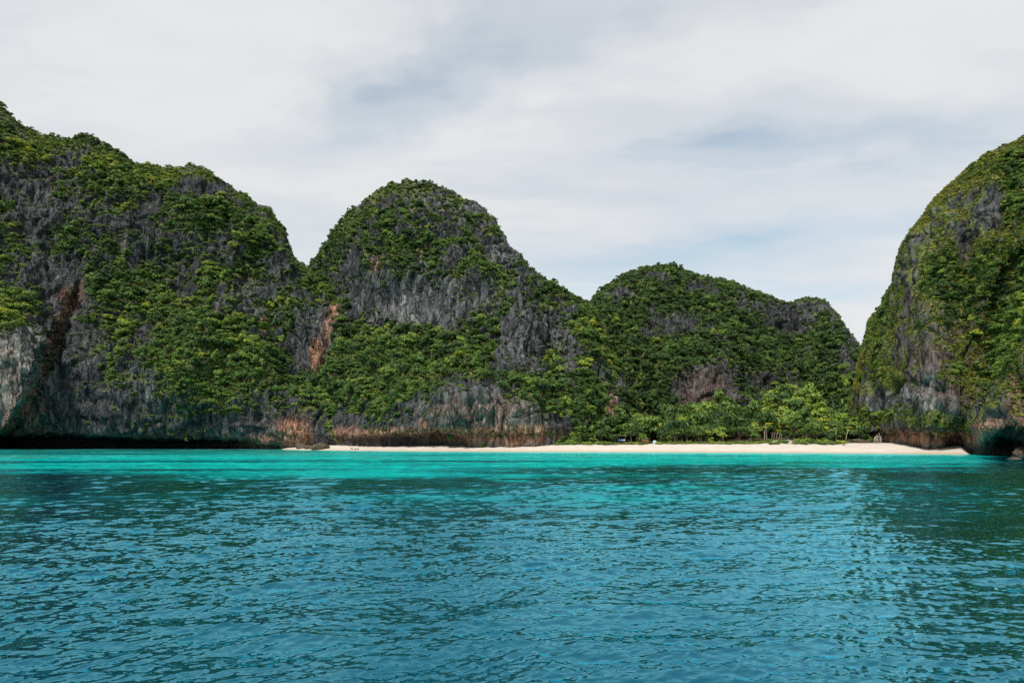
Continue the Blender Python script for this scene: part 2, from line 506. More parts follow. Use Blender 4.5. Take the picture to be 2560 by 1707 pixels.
# ------------------------------------------------------------------ the sea
def build_sea():
    n_c = 720
    ys = [7.5]
    while ys[-1] < 345:
        ys.append(ys[-1] + max(0.024, ys[-1] * 0.0035))
    ys = np.array(ys)
    us = np.linspace(-0.93, 0.93, n_c)
    U, Y = np.meshgrid(us, ys)
    X = U * Y
    dyy = np.maximum(0.024, Y * 0.0035)
    dxx = Y * 1.86 / n_c
    Z = np.zeros_like(X)
    DX = np.zeros_like(X)
    DY = np.zeros_like(X)
    r2 = np.random.default_rng(21)
    P0 = np.stack([X, Y, 0 * X], -1)
    patch = fbm(P0[::4, ::4] * (0.035, 0.05, 0), 3, 31)
    patch = np.repeat(np.repeat(patch, 4, 0), 4, 1)[:X.shape[0], :X.shape[1]]
    patch = 1 + 0.55 * np.clip(patch, -1, 1)
    nw = 110
    lam = 0.075 * (5.0 / 0.075) ** (np.arange(nw) / (nw - 1.0))
    for k in range(nw):
        L = lam[k] * r2.uniform(0.93, 1.07)
        spread = 34 if L < 1.2 else 30
        th = R(90 + 20 + r2.normal(0, spread))
        kx, ky = math.cos(th) * 2 * math.pi / L, math.sin(th) * 2 * math.pi / L
        ph = r2.uniform(0, 2 * math.pi)
        slope = 0.054 * (1.0 if L < 0.24 else (0.24 / L) ** 0.46) * (1.0 if L > 0.13 else (L / 0.13) ** 0.6)
        a = slope * L / (2 * math.pi)
        need = np.maximum(dyy * abs(math.sin(th)), dxx * abs(math.cos(th))) * 2.2
        g = smooth(L / need, 0.9, 1.5) * (patch if L < 2.5 else 1.0)
        arg = kx * X + ky * Y + ph
        Z += a * g * np.sin(arg)
        c = np.cos(arg) * a * g * 0.85
        DX += c * math.cos(th)
        DY += c * math.sin(th)
    P = np.stack([X + DX, Y + DY, Z], -1)
    # calmer water close to the sand
    px = CX + X / Y * FOC
    s = shore_Y(px) - Y
    P[..., 2] *= 0.35 + 0.65 * smooth(s, 2, 40)
    # water depth over the sandy bottom, as clarity from deep (0) to ankle deep (1)
    def lowres(sc, o, sd):
        q = fbm(P0[::3, ::3] * sc, o, sd)
        return np.repeat(np.repeat(q, 3, 0), 3, 1)[:X.shape[0], :X.shape[1]]
    nb = lowres((0.012, 0.035, 0), 4, 12)
    nc2 = lowres((0.03, 0.09, 0), 3, 15)
    dist = Y * np.exp(0.75 * nb + 0.40 * nc2) - 8 * smooth(px, 1500, 2300) - 6 * np.exp(-((px - 1250) / 220) ** 2)
    sh = np.interp(dist, [26, 34, 42.7, 52.5, 65, 80, 105, 152, 273], [0.03, 0.12, 0.23, 0.34, 0.45, 0.56, 0.68, 0.80, 0.90])
    pyw = HZ + CAM_H / Y * FOC + 26 * nb + 20 * nc2 + 10 * lowres((0.09, 0.25, 0), 3, 18)
    bar = lowres((0.05, 0.12, 0), 3, 19)
    sh = np.maximum(sh, 0.68 * np.exp(-((px - 1290) / 170) ** 2 - ((pyw - 1196) / 13) ** 2))
    sh = np.maximum(sh, 0.62 * np.exp(-((px - 600) / 420) ** 2 - ((pyw - 1186) / 20) ** 2) * smooth(bar, -0.45, 0.25))
    sh = np.maximum(sh, 0.50 * np.exp(-((pyw - 1222) / 24) ** 2) * smooth(bar, -0.1, 0.4))
    sh = np.where(s < 10, np.maximum(sh, (0.84 + 0.16 * smooth(-s, -10, 0)) * (px < 2430)), sh)
    sh = sh * (1 - 0.45 * smooth(px, 2420, 2540))
    reef = 0.40 * smooth(nb + 0.3 * nc2, 0.25, 0.6) * smooth(s, 12, 30) * smooth(Y, 70, 100)
    reef = np.maximum(reef, 0.85 * smooth(Y, 165, 200) * (1 - smooth(px, 500, 1000)) * smooth(nc2, -0.5, 0.15))
    reef = np.maximum(reef, 0.6 * np.exp(-((px - 2500) / 130) ** 2 - ((Y - 125) / 18) ** 2))
    foam = np.exp(-((s - 0.6) / 1.1) ** 2) * (0.55 * (px < 760) + 0.12)
    nr, nc = X.shape
    verts = P.reshape(-1, 3)
    faces = grid_faces(nr, nc)
    # the open sea around and behind: coarse outer apron
    B = 6000.0
    base = len(verts)
    ex = np.array([[-B, -B, -0.35], [B, -B, -0.35], [B, ys[0], -0.35], [-B, ys[0], -0.35],
                   [X[-1, 0], ys[-1], -0.35], [-B, ys[-1], -0.35], [X[0, 0], ys[0], -0.35], [X[0, -1], ys[0], -0.35],
                   [X[-1, -1], ys[-1], -0.35], [B, ys[-1], -0.35], [-B, B, -0.35], [B, B, -0.35]])
    exf = np.array([[0, 1, 2, 3], [3, 6, 4, 5], [7, 2, 9, 8], [5, 9, 11, 10]]) + base
    z12 = np.zeros(12)
    me = mesh_from('sea', np.concatenate([verts, ex]), np.concatenate([faces, exf]),
                   {'shallow': np.concatenate([sh.ravel(), z12]), 'reef': np.concatenate([reef.ravel(), z12]),
                    'foam': np.concatenate([foam.ravel(), z12])}, mats=(M_WATER,))
    obj('sea', me, kind='structure', label='choppy turquoise to deep blue water of the bay')


build_sea()


# ------------------------------------------------------------------ hills
class Hill:
    pass


HILLS = {}


def make_hill(name, label, rows, nseg, nu, urange, depth_fn, bare, pale, rust, wet_shade_fn, mossfn, amp=1.0, seed=0, vbase=0.35, lush=(), rust_fn=None, vstrip=0.0):
    """rows: polylines (u, px, py, Y) from the water up over the crest; nseg: samples between neighbouring rows"""
    us = np.linspace(urange[0], urange[1], nu)
    K = [np.stack([np.interp(us, np.array(r)[:, 0], np.array(r)[:, j]) for j in (1, 2, 3)], -1) for r in rows]
    for i in range(len(K)):        # take the kinks out of the depth
        d = K[i][:, 2]
        w = 9
        dd = np.pad(d, w, mode='edge')
        K[i][:, 2] = np.convolve(dd, np.ones(2 * w + 1) / (2 * w + 1), 'valid')
    q = np.stack([K[2][:, 0] * 0.02, 0 * us, 0 * us + 0.5 + seed], -1)
    for i, w in ((1, 0.7), (2, 1.0)):              # ragged lip over the notch
        K[i][:, 1] += w * (4.5 * perlin(q, seed) + 3.0 * perlin(q * 3.1, seed + 2) + 1.6 * perlin(q * 8, seed + 4))
    for i in range(len(K) - 2, len(K)):
        K[i][:, 1] -= 3.0
    out = []
    for i, n in enumerate(nseg):
        for k in range(n):
            a = k / n
            if i >= 3 and i + 2 < len(K):      # rounded profile above the lip
                p0, p1, p2, p3 = K[i - 1], K[i], K[i + 1], K[i + 2]
                v = 0.5 * (2 * p1 + (p2 - p0) * a + (2 * p0 - 5 * p1 + 4 * p2 - p3) * a * a + (3 * p1 - p0 - 3 * p2 + p3) * a ** 3)
                v[:, :2] = (p1 * (1 - a) + p2 * a)[:, :2]
            else:
                v = K[i] * (1 - a) + K[i + 1] * a
            out.append(v)
    out.append(K[-1])
    G = np.stack(out, 0)
    vi = np.cumsum([0] + list(nseg))
    PX, PY, Y = G[..., 0], G[..., 1], G[..., 2].copy()
    front = np.zeros(G.shape[:2])
    front[:vi[-2] + 1] = 1
    if depth_fn is not None:
        Y = Y + depth_fn(PX, PY) * front
    P = world_pt(PX, PY, Y)

    def normals(P):
        du = np.gradient(P, axis=1)
        dv = np.gradient(P, axis=0)
        n = np.cross(du, dv)
        n /= np.linalg.norm(n, axis=-1, keepdims=True) + 1e-9
        return n
    N = normals(P)
    n = P * 1.0
    lipz = smooth(P[..., 2], 2, 14)
    big = fbm(n * (0.020, 0.020, 0.014), 3, 40 + seed)
    wv = np.stack([fbm(n * 0.05, 2, 30 + seed), fbm(n * 0.05, 2, 33 + seed), fbm(n * 0.05, 2, 36 + seed)], -1)
    nw_ = n + np.array([3.5, 3.5, 9.0]) * wv
    fl = 1 - np.abs(perlin(nw_ * (0.075, 0.075, 0.014), 50 + seed)) * 2
    fl2 = 1 - np.abs(perlin(nw_ * (0.22, 0.22, 0.022), 53 + seed)) * 2
    crag = fbm(nw_ * (0.09, 0.09, 0.06), 4, 60 + seed, 0.55)
    fine = fbm(nw_ * (0.40, 0.40, 0.09), 3, 70 + seed, 0.55)
    zz = n[..., 2] / 11.0 + 1.4 * big + 0.8 * wv[..., 0] + 0.35 * wv[..., 1]
    saw = zz - np.floor(zz)
    ledge = np.where(saw < 0.86, saw / 0.86, (1 - saw) / 0.14) - 0.5          # leans out upward, then steps back
    lam_ = smooth(fbm(n * (0.025, 0.025, 0.02), 2, 85 + seed), -0.35, 0.35)
    cr1 = np.exp(-(perlin(nw_ * (0.10, 0.10, 0.016), 101 + seed) / 0.10) ** 2)
    cr2 = np.exp(-(perlin(nw_ * (0.26, 0.26, 0.028), 103 + seed) / 0.16) ** 2)
    cr3 = np.exp(-(perlin(np.stack([nw_[..., 0] * 0.02 + nw_[..., 2] * 0.03, nw_[..., 1] * 0.03, nw_[..., 2] * 0.09 - nw_[..., 0] * 0.02], -1), 105 + seed) / 0.07) ** 2)
    D = amp * (-2.4 * cr1 * lipz - 1.1 * cr2 * lipz - 1.2 * cr3 * lipz + 5.0 * big * lipz + 3.0 * (fl - 0.4) * lipz + 1.6 * (fl2 - 0.4) * (0.3 + 0.7 * lipz)
               + 1.6 * crag * (0.3 + 0.7 * lipz) + 0.7 * fine + 1.5 * ledge * lam_ * lipz)
    tt = np.linspace(0, 1, G.shape[0]) * G.shape[0] / vi[-2]
    D = D * (1 - 0.62 * smooth(tt, 0.86, 0.97))[:, None]
    P = P + N * D[..., None]
    # columns at the waterline stay under water or under sand
    N = normals(P)
    h = Hill()
    h.name, h.P, h.N, h.front = name, P, N, front
    ppx, ppy = to_px(P)
    h.px, h.py = ppx, ppy
    nz = N[..., 2]
    h.nz = nz
    wob = fbm(P * (0.05, 0.05, 0.05), 4, 150 + seed, 0.6)
    wob2 = fbm(P * (0.05, 0.05, 0.05), 4, 160 + seed, 0.6)
    bpx_, bpy_ = ppx + 26 * wob, ppy + 26 * wob2
    hb = blob(bpx_, bpy_, bare)
    nn = fbm(P * (0.045, 0.045, 0.03), 4, 90 + seed)
    nf = fbm(P * (0.16, 0.16, 0.08), 3, 95 + seed)
    # negative = bare, positive = wooded
    h.veg = vbase + 0.6 * blob(bpx_, bpy_, lush) - 0.85 * hb + 0.48 * nn + 0.36 * nf + 0.42 * np.clip(nz - 0.2, -0.4, 0.5)
    if vstrip:
        h.veg = h.veg + vstrip * (fbm(P * (0.10, 0.10, 0.012), 3, 170 + seed)) - 0.25 * np.clip(D, -2, 2) / 2
    wet_shade = wet_shade_fn(ppx, ppy, P) if wet_shade_fn else np.zeros_like(ppx)
    pal = np.clip(blob(bpx_, bpy_, pale) + 0.10 * nf, -1, 1)
    rus = np.clip(blob(ppx + 8 * wob, ppy + 8 * wob2, rust), 0, 1)
    if rust_fn is not None:
        rus = np.maximum(rus, rust_fn(ppx + 6 * wob, ppy) * smooth(wob2, -0.5, 0.3))
    mos = mossfn(ppx, ppy, P, nz, h.veg) if mossfn else np.clip(h.veg * 0.9 + 0.25 + 0.3 * (nz - 0.3), 0, 1)
    mos = mos * (1 - np.clip(wet_shade, 0, 1)) * (1 - 0.8 * np.clip(rus * 1.3, 0, 1))
    me = mesh_from(name, P, grid_faces(P.shape[0], P.shape[1]), {'pale': pal, 'rust': rus, 'moss': mos, 'wet_shade': wet_shade}, mats=(M_ROCK,))
    obj(name, me, kind='structure', label=label)
    HILLS[name] = h
    return h


def row(pts, dY=None):
    """pts (px, py, Y) -> rows keyed by u = px"""
    return [(p[0], p[0], p[1], p[2]) for p in pts]


# ---- left hill
L_ridge = [(-620, 40), (-250, 150), (0, 262), (45, 300), (60, 316), (110, 344), (180, 350), (200, 338), (225, 346), (290, 380), (330, 406),
           (405, 424), (450, 422), (480, 414), (505, 420), (560, 462), (590, 486), (615, 494), (640, 516), (665, 525), (690, 560), (708, 578),
           (715, 606), (735, 640), (752, 662), (775, 682), (830, 722), (868, 762), (890, 810), (902, 880), (898, 950), (880, 1010), (868, 1060)]
L_u = [p[0] for p in L_ridge[:-5]] + [900, 930, 955, 975, 995]


def u_rows_left():
    base_px = lambda u: np.interp(u, [-620, 600, 760, 995], [-620, 600, 735, 850])
    us = sorted(set(list(np.linspace(-620, 760, 24)) + L_u))
    ridge = [(u, p[0], p[1]) for u, p in zip(L_u, L_ridge)]
    ru = np.array(ridge)
    rpx = np.interp(us, ru[:, 0], ru[:, 1])
    rpy = np.interp(us, ru[:, 0], ru[:, 2])
    bpx = base_px(np.array(us))
    Yb = np.interp(us, [-620, 0, 400, 700, 800, 995], [290, 306, 307, 294, 288, 286])
    notch = np.interp(us, [-620, 0, 560, 640, 720, 995], [26, 26, 22, 12, 5, 2])
    lippy = np.interp(us, [-620, 0, 150, 300, 460, 600, 700, 995], [1084, 1084, 1086, 1088, 1095, 1098, 1106, 1108])
    rows = []
    rows.append([(u, a, HZ + (CAM_H + 3) / (y + c) * FOC, y + c) for u, a, y, c in zip(us, bpx, Yb, notch)])
    rows.append([(u, a, l + 10, y + c * 0.85) for u, a, y, c, l in zip(us, bpx, Yb, notch, lippy)])
    rows.append([(u, a, l, y + 1.0) for u, a, y, l in zip(us, bpx, Yb, lippy)])

    def mid(f, dy, bulge=0.0):
        r = []
        for u, a, y, l, x2, y2 in zip(us, bpx, Yb, lippy, rpx, rpy):
            r.append((u, a + (x2 - a) * f ** 1.3, l + (y2 - l) * f, y + dy * np.interp(l - y2, [50, 500], [0.3, 1.0])))
        return r
    rows += [mid(0.06, -2.5), mid(0.24, 3), mid(0.42, 22), mid(0.56, 36), mid(0.74, 46), mid(0.9, 64), mid(1.0, 88)]
    rows.append([(u, x2, y2 + 90, y + 150) for u, x2, y2, y in zip(us, rpx, rpy, Yb)])
    return rows


def crack_x(py):
    return np.interp(py, [560, 640, 700, 760, 820, 880, 940, 1000, 1060, 1090], [215, 212, 200, 172, 150, 120, 100, 72, 40, 20])


def L_depth(px, py):
    line = crack_x(py)
    left = smooth(line - px, -6, 26) * smooth(py, 600, 760)
    d = -15 * left * smooth(py, 660, 900)
    d = d + 5 * np.exp(-((px - line - 8) / 10) ** 2) * smooth(py, 620, 700)
    d = d - 14 * np.exp(-((px - 25) / 95) ** 2 - ((py - 850) / 210) ** 2)          # near buttress at the frame's edge
    d = d + 9 * np.exp(-((px - 645) / 60) ** 2 - ((py - 720) / 110) ** 2)
    d = d - 10 * np.exp(-((px - 470) / 120) ** 2 - ((py - 900) / 120) ** 2)
    d = d + 8 * np.exp(-((px - 880) / 40) ** 2 - ((py - 700) / 80) ** 2)
    return d


L_bare = [(40, 460, 110, 55, .8), (150, 520, 120, 55, .75), (60, 610, 90, 60, .6), (330, 570, 120, 55, .65), (250, 640, 60, 50, .5),
          (440, 640, 120, 60, .6), (510, 480, 70, 32, .95), (640, 500, 25, 25, .7), (170, 395, 60, 18, .6), (140, 740, 75, 100, 1.0),
          (60, 720, 80, 70, .8), (45, 990, 110, 150, 1.3), (190, 930, 70, 170, 1.05), (250, 870, 50, 80, .9), (240, 1030, 110, 70, 1.0),
          (350, 920, 35, 120, .8), (390, 1020, 60, 60, .6), (560, 780, 50, 55, .75), (640, 750, 65, 55, .9), (690, 690, 40, 70, .8),
          (650, 840, 60, 25, .6), (675, 990, 45, 50, .8), (805, 840, 75, 95, 1.25), (740, 780, 30, 70, .8), (300, 1075, 420, 28, 1.0),
          (700, 1075, 120, 34, 1.2), (-200, 800, 150, 300, .7), (440, 720, 40, 40, .6), (560, 640, 35, 40, .6), (300, 790, 30, 40, .5)]
L_pale = [(30, 930, 90, 130, .85), (85, 880, 50, 60, .5), (210, 790, 30, 40, .3), (400, 1000, 40, 70, .35), (350, 1090, 400, 16, .3),
          (760, 1085, 40, 30, .5), (640, 760, 60, 60, .2), (800, 840, 60, 80, .22), (170, 740, 60, 70, .15), (60, 480, 110, 60, .15)]
L_rust = [(172, 742, 26, 16, .7), (70, 1030, 35, 50, .45),
          (835, 780, 10, 40, .95), (795, 890, 14, 40, 1.0), (870, 872, 12, 8, .8), (735, 1080, 40, 30, 1.2), (640, 1100, 60, 14, .6),
          (20, 1050, 40, 40, .5), (400, 1098, 60, 12, .6), (815, 830, 12, 50, .5), (20, 960, 35, 90, .25), (665, 815, 12, 25, .5)]


def L_wet_shade(px, py, P):
    return np.clip((1 - smooth(P[..., 2], 4.6, 7.0)) * (1 - smooth(px, 430, 720)), 0, 1)  # wet stain together with painted cave darkness, fading out to the right


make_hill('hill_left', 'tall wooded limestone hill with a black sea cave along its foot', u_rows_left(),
          [8, 10, 8, 22, 62, 62, 50, 60, 56, 40, 6][:10], 440, (-480, 990), L_depth, L_bare, L_pale, L_rust, L_wet_shade, None, 1.0, 1, lush=[(850, 770, 50, 90, .7), (430, 850, 200, 110, .45), (560, 960, 140, 70, .5), (30, 780, 70, 50, .9)],
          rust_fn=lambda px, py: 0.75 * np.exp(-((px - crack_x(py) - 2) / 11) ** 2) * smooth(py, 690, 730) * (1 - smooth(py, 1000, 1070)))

# ---- middle hill
M_ridge = [(560, 840), (700, 730), (772, 664), (790, 642), (830, 588), (860, 552), (880, 518), (930, 486), (980, 462), (1020, 455),
           (1040, 457), (1080, 467), (1110, 474), (1150, 494), (1190, 514), (1230, 548), (1245, 578), (1270, 614), (1310, 654), (1350, 694),
           (1400, 716), (1440, 742), (1470, 762), (1490, 796), (1515, 850), (1535, 900), (1550, 960), (1560, 1020), (1570, 1060)]


def m_rows():
    us = np.array([p[0] for p in M_ridge], float)
    rpx = us.copy()
    rpy = np.array([p[1] for p in M_ridge], float)
    Yb = np.interp(us, [560, 740, 790, 840, 900, 1000, 1200, 1360, 1480, 1570], [345, 335, 312, 282, 264, 254, 243, 241, 258, 278])
    lip = np.interp(us, [560, 800, 900, 1000, 1150, 1250, 1360, 1420, 1570], [1098, 1092, 1086, 1076, 1073, 1074, 1068, 1070, 1075])
    notch = np.interp(us, [560, 800, 1000, 1120, 1200, 1360, 1420, 1570], [2, 4, 10, 8, 2.5, 1.5, 1, 1])
    rows = [[(u, u, HZ + (CAM_H + 1.5) / (y + c) * FOC, y + c) for u, y, c in zip(us, Yb, notch)],
            [(u, u, l + 16, y + c * 0.9) for u, y, c, l in zip(us, Yb, notch, lip)],
            [(u, u, l, y + 0.6) for u, y, l in zip(us, Yb, lip)]]

    def mid(fpy, dy):
        # fpy: picture height of this contour on the flank; never above the crest
        top = rpy
        py = np.interp(us, fpy[0], fpy[1])
        py = np.maximum(py, top + (lip - top) * fpy[2])
        py = np.minimum(py, lip - 3)
        return [(u, u, p, y + dy * np.interp(l - t, [40, 420], [0.35, 1.0])) for u, p, y, l, t in zip(us, py, Yb, lip, top)]
    rows.append(mid(([560, 1000, 1300, 1570], [1030, 1035, 1030, 1040], .90), 2))
    rows.append(mid(([560, 800, 1000, 1150, 1300, 1570], [960, 960, 960, 960, 965, 990], .75), 14))
    rows.append(mid(([560, 800, 900, 1050, 1200, 1300, 1570], [890, 850, 840, 835, 850, 880, 940], .52), 46))
    rows.append(mid(([560, 800, 900, 1050, 1200, 1300, 1570], [860, 800, 812, 815, 815, 840, 900], .42), 54))
    rows.append(mid(([560, 850, 1000, 1200, 1350, 1570], [800, 720, 690, 690, 760, 870], .26), 62))
    rows.append(mid(([560, 850, 1000, 1200, 1350, 1570], [760, 600, 560, 580, 710, 850], .10), 84))
    rows.append([(u, u, t, y + 112 * np.interp(l - t, [40, 500], [0.45, 1.0])) for u, t, y, l in zip(us, rpy, Yb, lip)])
    rows.append([(u, u, t + 90, y + 170) for u, t, y in zip(us, rpy, Yb)])
    return rows


def M_depth(px, py):
    d = 8 * np.exp(-((px - 1000) / 110) ** 2 - ((py - 750) / 70) ** 2)
    d = d - 12 * np.exp(-((px - 1300) / 50) ** 2 - ((py - 850) / 110) ** 2)
    d = d - 10 * np.exp(-((px - 1440) / 40) ** 2 - ((py - 880) / 120) ** 2)
    d = d + 9 * np.exp(-((px - 1375) / 28) ** 2 - ((py - 880) / 120) ** 2)
    d = d - 10 * np.exp(-((px - 1150) / 90) ** 2 - ((py - 980) / 80) ** 2)
    d = d + 10 * np.exp(-((px - 940) / 60) ** 2 - ((py - 960) / 90) ** 2)
    d = d + 12 * np.exp(-((px - 880) / 40) ** 2 - ((py - 760) / 110) ** 2)
    d = d - 8 * np.exp(-((px - 1530) / 14) ** 2 - ((py - 990) / 60) ** 2)
    return d


M_bare = [(1010, 770, 140, 55, 1.5), (960, 720, 70, 40, .9), (1180, 750, 110, 65, .8), (1100, 660, 90, 40, .5), (1250, 620, 55, 60, .85),
          (1130, 560, 130, 40, .6), (1210, 520, 60, 30, .9), (1080, 490, 70, 20, .6), (960, 510, 50, 25, .8), (880, 580, 60, 60, .55),
          (840, 660, 60, 60, .7), (920, 650, 40, 60, .5), (1300, 850, 60, 80, 1.15), (1360, 800, 90, 60, .6), (1430, 880, 50, 90, .95),
          (1400, 760, 60, 35, .6), (1130, 950, 50, 60, .65), (1190, 1010, 120, 50, 1.1), (1100, 1060, 330, 26, 1.1), (1020, 1040, 70, 35, .9),
          (1530, 995, 16, 60, 1.3), (1320, 690, 60, 40, .7), (1480, 950, 25, 50, .6), (860, 1085, 130, 26, 1.1), (1150, 890, 30, 40, .5)]
M_pale = [(1010, 775, 120, 60, .35), (1055, 655, 14, 18, 1.0), (1160, 620, 50, 20, .5), (1260, 640, 40, 50, .45), (1180, 740, 120, 60, .18),
          (1300, 840, 60, 80, .3), (1420, 860, 70, 90, .3), (1200, 1020, 140, 50, .38), (1280, 1080, 90, 22, .5), (1530, 995, 16, 60, .7),
          (1090, 500, 60, 30, .25), (1210, 520, 60, 40, .25), (900, 1090, 90, 20, .35)]
M_rust = [(1290, 1085, 90, 22, 1.0), (1060, 1078, 260, 10, .9), (900, 1085, 80, 18, .6), (1055, 1066, 10, 14, .9), (1530, 1010, 12, 50, .75),
          (940, 660, 14, 20, .5), (1160, 1090, 110, 14, .7), (820, 1090, 22, 24, .6), (1040, 620, 60, 20, .25), (1200, 1030, 120, 40, .25)]


def M_wet_shade(px, py, P):
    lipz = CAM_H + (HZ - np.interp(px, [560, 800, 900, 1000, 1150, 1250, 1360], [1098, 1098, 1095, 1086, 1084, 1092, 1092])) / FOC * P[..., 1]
    return np.clip(1 - smooth(P[..., 2] - lipz, -0.5, 1.5), 0, 1) * (1 - smooth(px, 1100, 1190)) * 0.7  # damp rock and the shade under the lip, painted dark together


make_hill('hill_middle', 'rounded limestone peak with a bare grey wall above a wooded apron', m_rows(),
          [6, 8, 8, 30, 48, 60, 14, 46, 46, 46], 420, (600, 1568), M_depth, M_bare, M_pale, M_rust, M_wet_shade, None, 1.0, 2,
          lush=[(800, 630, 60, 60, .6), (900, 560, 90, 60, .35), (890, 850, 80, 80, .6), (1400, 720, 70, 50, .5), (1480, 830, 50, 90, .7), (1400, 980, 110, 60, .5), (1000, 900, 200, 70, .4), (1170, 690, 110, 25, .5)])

# ---- far hill
F_ridge = [(1340, 830), (1400, 812), (1440, 792), (1475, 762), (1500, 732), (1530, 711), (1560, 691), (1600, 674), (1660, 666), (1700, 674),
           (1740, 687), (1790, 702), (1830, 714), (1870, 731), (1900, 739), (1930, 750), (1970, 756), (2000, 748), (2040, 745), (2065, 752),
           (2085, 768), (2105, 798), (2120, 828), (2140, 853), (2150, 880), (2160, 930), (2185, 1000), (2230, 1050)]


def f_rows():
    us = np.array([p[0] for p in F_ridge], float)
    rpy = np.array([p[1] for p in F_ridge], float)
    Yb = np.interp(us, [1340, 1500, 1750, 1900, 2050, 2230], [300, 318, 312, 330, 335, 320])
    base = HZ - (4.0 - CAM_H) / Yb * FOC
    rows = [[(u, u, b + 20, y) for u, b, y in zip(us, base, Yb)],
            [(u, u, b - 4, y) for u, b, y in zip(us, base, Yb)],
            [(u, u, b - 14, y + 1) for u, b, y in zip(us, base, Yb)]]

    def mid(f, dy):
        return [(u, u, (b - 14) + (t - b + 14) * f, y + dy * np.interp(b - t, [60, 400], [0.3, 1.0])) for u, b, y, t in zip(us, base, Yb, rpy)]
    rows += [mid(.2, 8), mid(.42, 22), mid(.62, 44), mid(.8, 66), mid(.93, 92), mid(1, 120)]
    rows.append([(u, u, t + 80, y + 190) for u, t, y in zip(us, rpy, Yb)])
    return rows


def F_depth(px, py):
    spine = np.interp(py, [660, 760, 860, 960, 1060], [1690, 1770, 1830, 1870, 1880])
    d = -16 * np.exp(-((px - spine) / 60) ** 2)
    d = d + 22 * smooth(px - spine, 40, 150) * (1 - smooth(px, 2040, 2120))
    d = d - 14 * np.exp(-((px - 1770) / 70) ** 2 - ((py - 970) / 90) ** 2)
    d = d + 12 * np.exp(-((px - 1960) / 60) ** 2 - ((py - 830) / 60) ** 2)
    return d * smooth(py, 735, 840)


F_bare = [(1590, 690, 40, 14, .8), (1550, 735, 60, 20, .7), (1660, 700, 50, 14, .5), (1740, 730, 50, 25, .7), (1700, 800, 60, 50, .55),
          (1770, 980, 75, 65, 1.25), (1960, 810, 65, 45, .9), (2050, 775, 55, 30, .85), (2120, 850, 25, 60, .8), (1880, 760, 70, 20, .6),
          (1950, 970, 70, 40, .6), (1800, 900, 40, 50, .5), (1640, 830, 40, 30, .4), (1470, 760, 40, 20, .5), (2150, 930, 15, 50, .8)]
F_pale = [(1540, 735, 50, 18, .3), (1770, 980, 75, 60, .0), (2060, 780, 50, 30, .15), (1590, 690, 40, 14, .3)]
F_rust = [(1770, 990, 60, 60, .18)]

make_hill('hill_far', 'darker wooded hill closing the valley behind the beach', f_rows(),
          [3, 3, 6, 44, 48, 46, 40, 34, 30], 400, (1350, 2226), F_depth, F_bare, F_pale, F_rust, None, None, 0.95, 3)

# ---- right cliff
R_pts = [(2128, 1098), (2131, 1050), (2142, 965), (2150, 905), (2158, 868), (2168, 810), (2192, 780), (2208, 745), (2224, 710), (2236, 668),
         (2256, 618), (2284, 568), (2318, 530), (2342, 500), (2370, 470), (2408, 440), (2446, 412), (2474, 396), (2503, 381), (2530, 366),
         (2560, 350), (2590, 344), (2700, 325), (2900, 310), (3150, 330)]


def r_rows():
    P = np.array(R_pts, float)
    seg = np.hypot(np.diff(P[:, 0]), np.diff(P[:, 1]))
    us = np.concatenate([[0], np.cumsum(seg)])
    rpx, rpy = P[:, 0], P[:, 1]
    uu = us / us[np.argmin(abs(rpx - 2580))]          # 1 at the frame's edge
    bpx = np.interp(uu, [0, 0.25, 0.5, 0.75, 1.0, 1.2, 1.9], [2128, 2190, 2290, 2420, 2580, 2720, 3300])
    Yb = np.interp(bpx, [2128, 2200, 2300, 2400, 2480, 2560, 2700, 3300], [250, 231, 203, 192, 183, 176, 152, 100])
    notch = np.interp(bpx, [2128, 2190, 2260, 2400, 2560, 3300], [0.5, 1, 2, 4, 11, 14])
    lip = np.interp(bpx, [2128, 2190, 2260, 2330, 2400, 2470, 2530, 2600, 3300], [1092, 1086, 1084, 1086, 1092, 1098, 1094, 1098, 1108])
    rows = [[(u, a, HZ + (CAM_H + 2) / (y + c) * FOC, y + c) for u, a, y, c in zip(uu, bpx, Yb, notch)],
            [(u, a, l + 12, y + c * .8) for u, a, y, c, l in zip(uu, bpx, Yb, notch, lip)],
            [(u, a, l, y + 2.5) for u, a, y, l in zip(uu, bpx, Yb, lip)]]

    def mid(f, dy):
        r = []
        for u, a, y, l, x2, y2 in zip(uu, bpx, Yb, lip, rpx, rpy):
            k = np.interp(l - y2, [20, 400], [.25, 1])
            r.append((u, a + (x2 - a) * f ** 0.9, l + (y2 - l) * f, y + dy * k))
        return r
    rows += [mid(.04, -3), mid(.2, 2), mid(.4, 8), mid(.6, 15), mid(.78, 23), mid(.91, 33), mid(1, 50)]
    rows.append([(u, x2 + 30, y2 + 60, y + 110) for u, x2, y2, y in zip(uu, rpx, rpy, Yb)])
    return rows


def R_depth(px, py):
    edge = np.interp(py, [600, 760, 900, 1000, 1100], [2620, 2545, 2505, 2480, 2440])
    d = -9 * smooth(px - edge, -14, 24) * smooth(py, 640, 780)
    d = d + 8 * np.exp(-((px - edge + 45) / 34) ** 2) * smooth(py, 560, 700)
    d = d + 6 * np.exp(-((px - 2525) / 26) ** 2 - ((py - 1100) / 18) ** 2) * 0.6      # sea cave at the foot
    d = d - 5 * np.exp(-((px - 2330) / 60) ** 2 - ((py - 760) / 160) ** 2)
    d = d + 5 * np.exp(-((px - 2420) / 24) ** 2 - ((py - 640) / 160) ** 2)
    return d


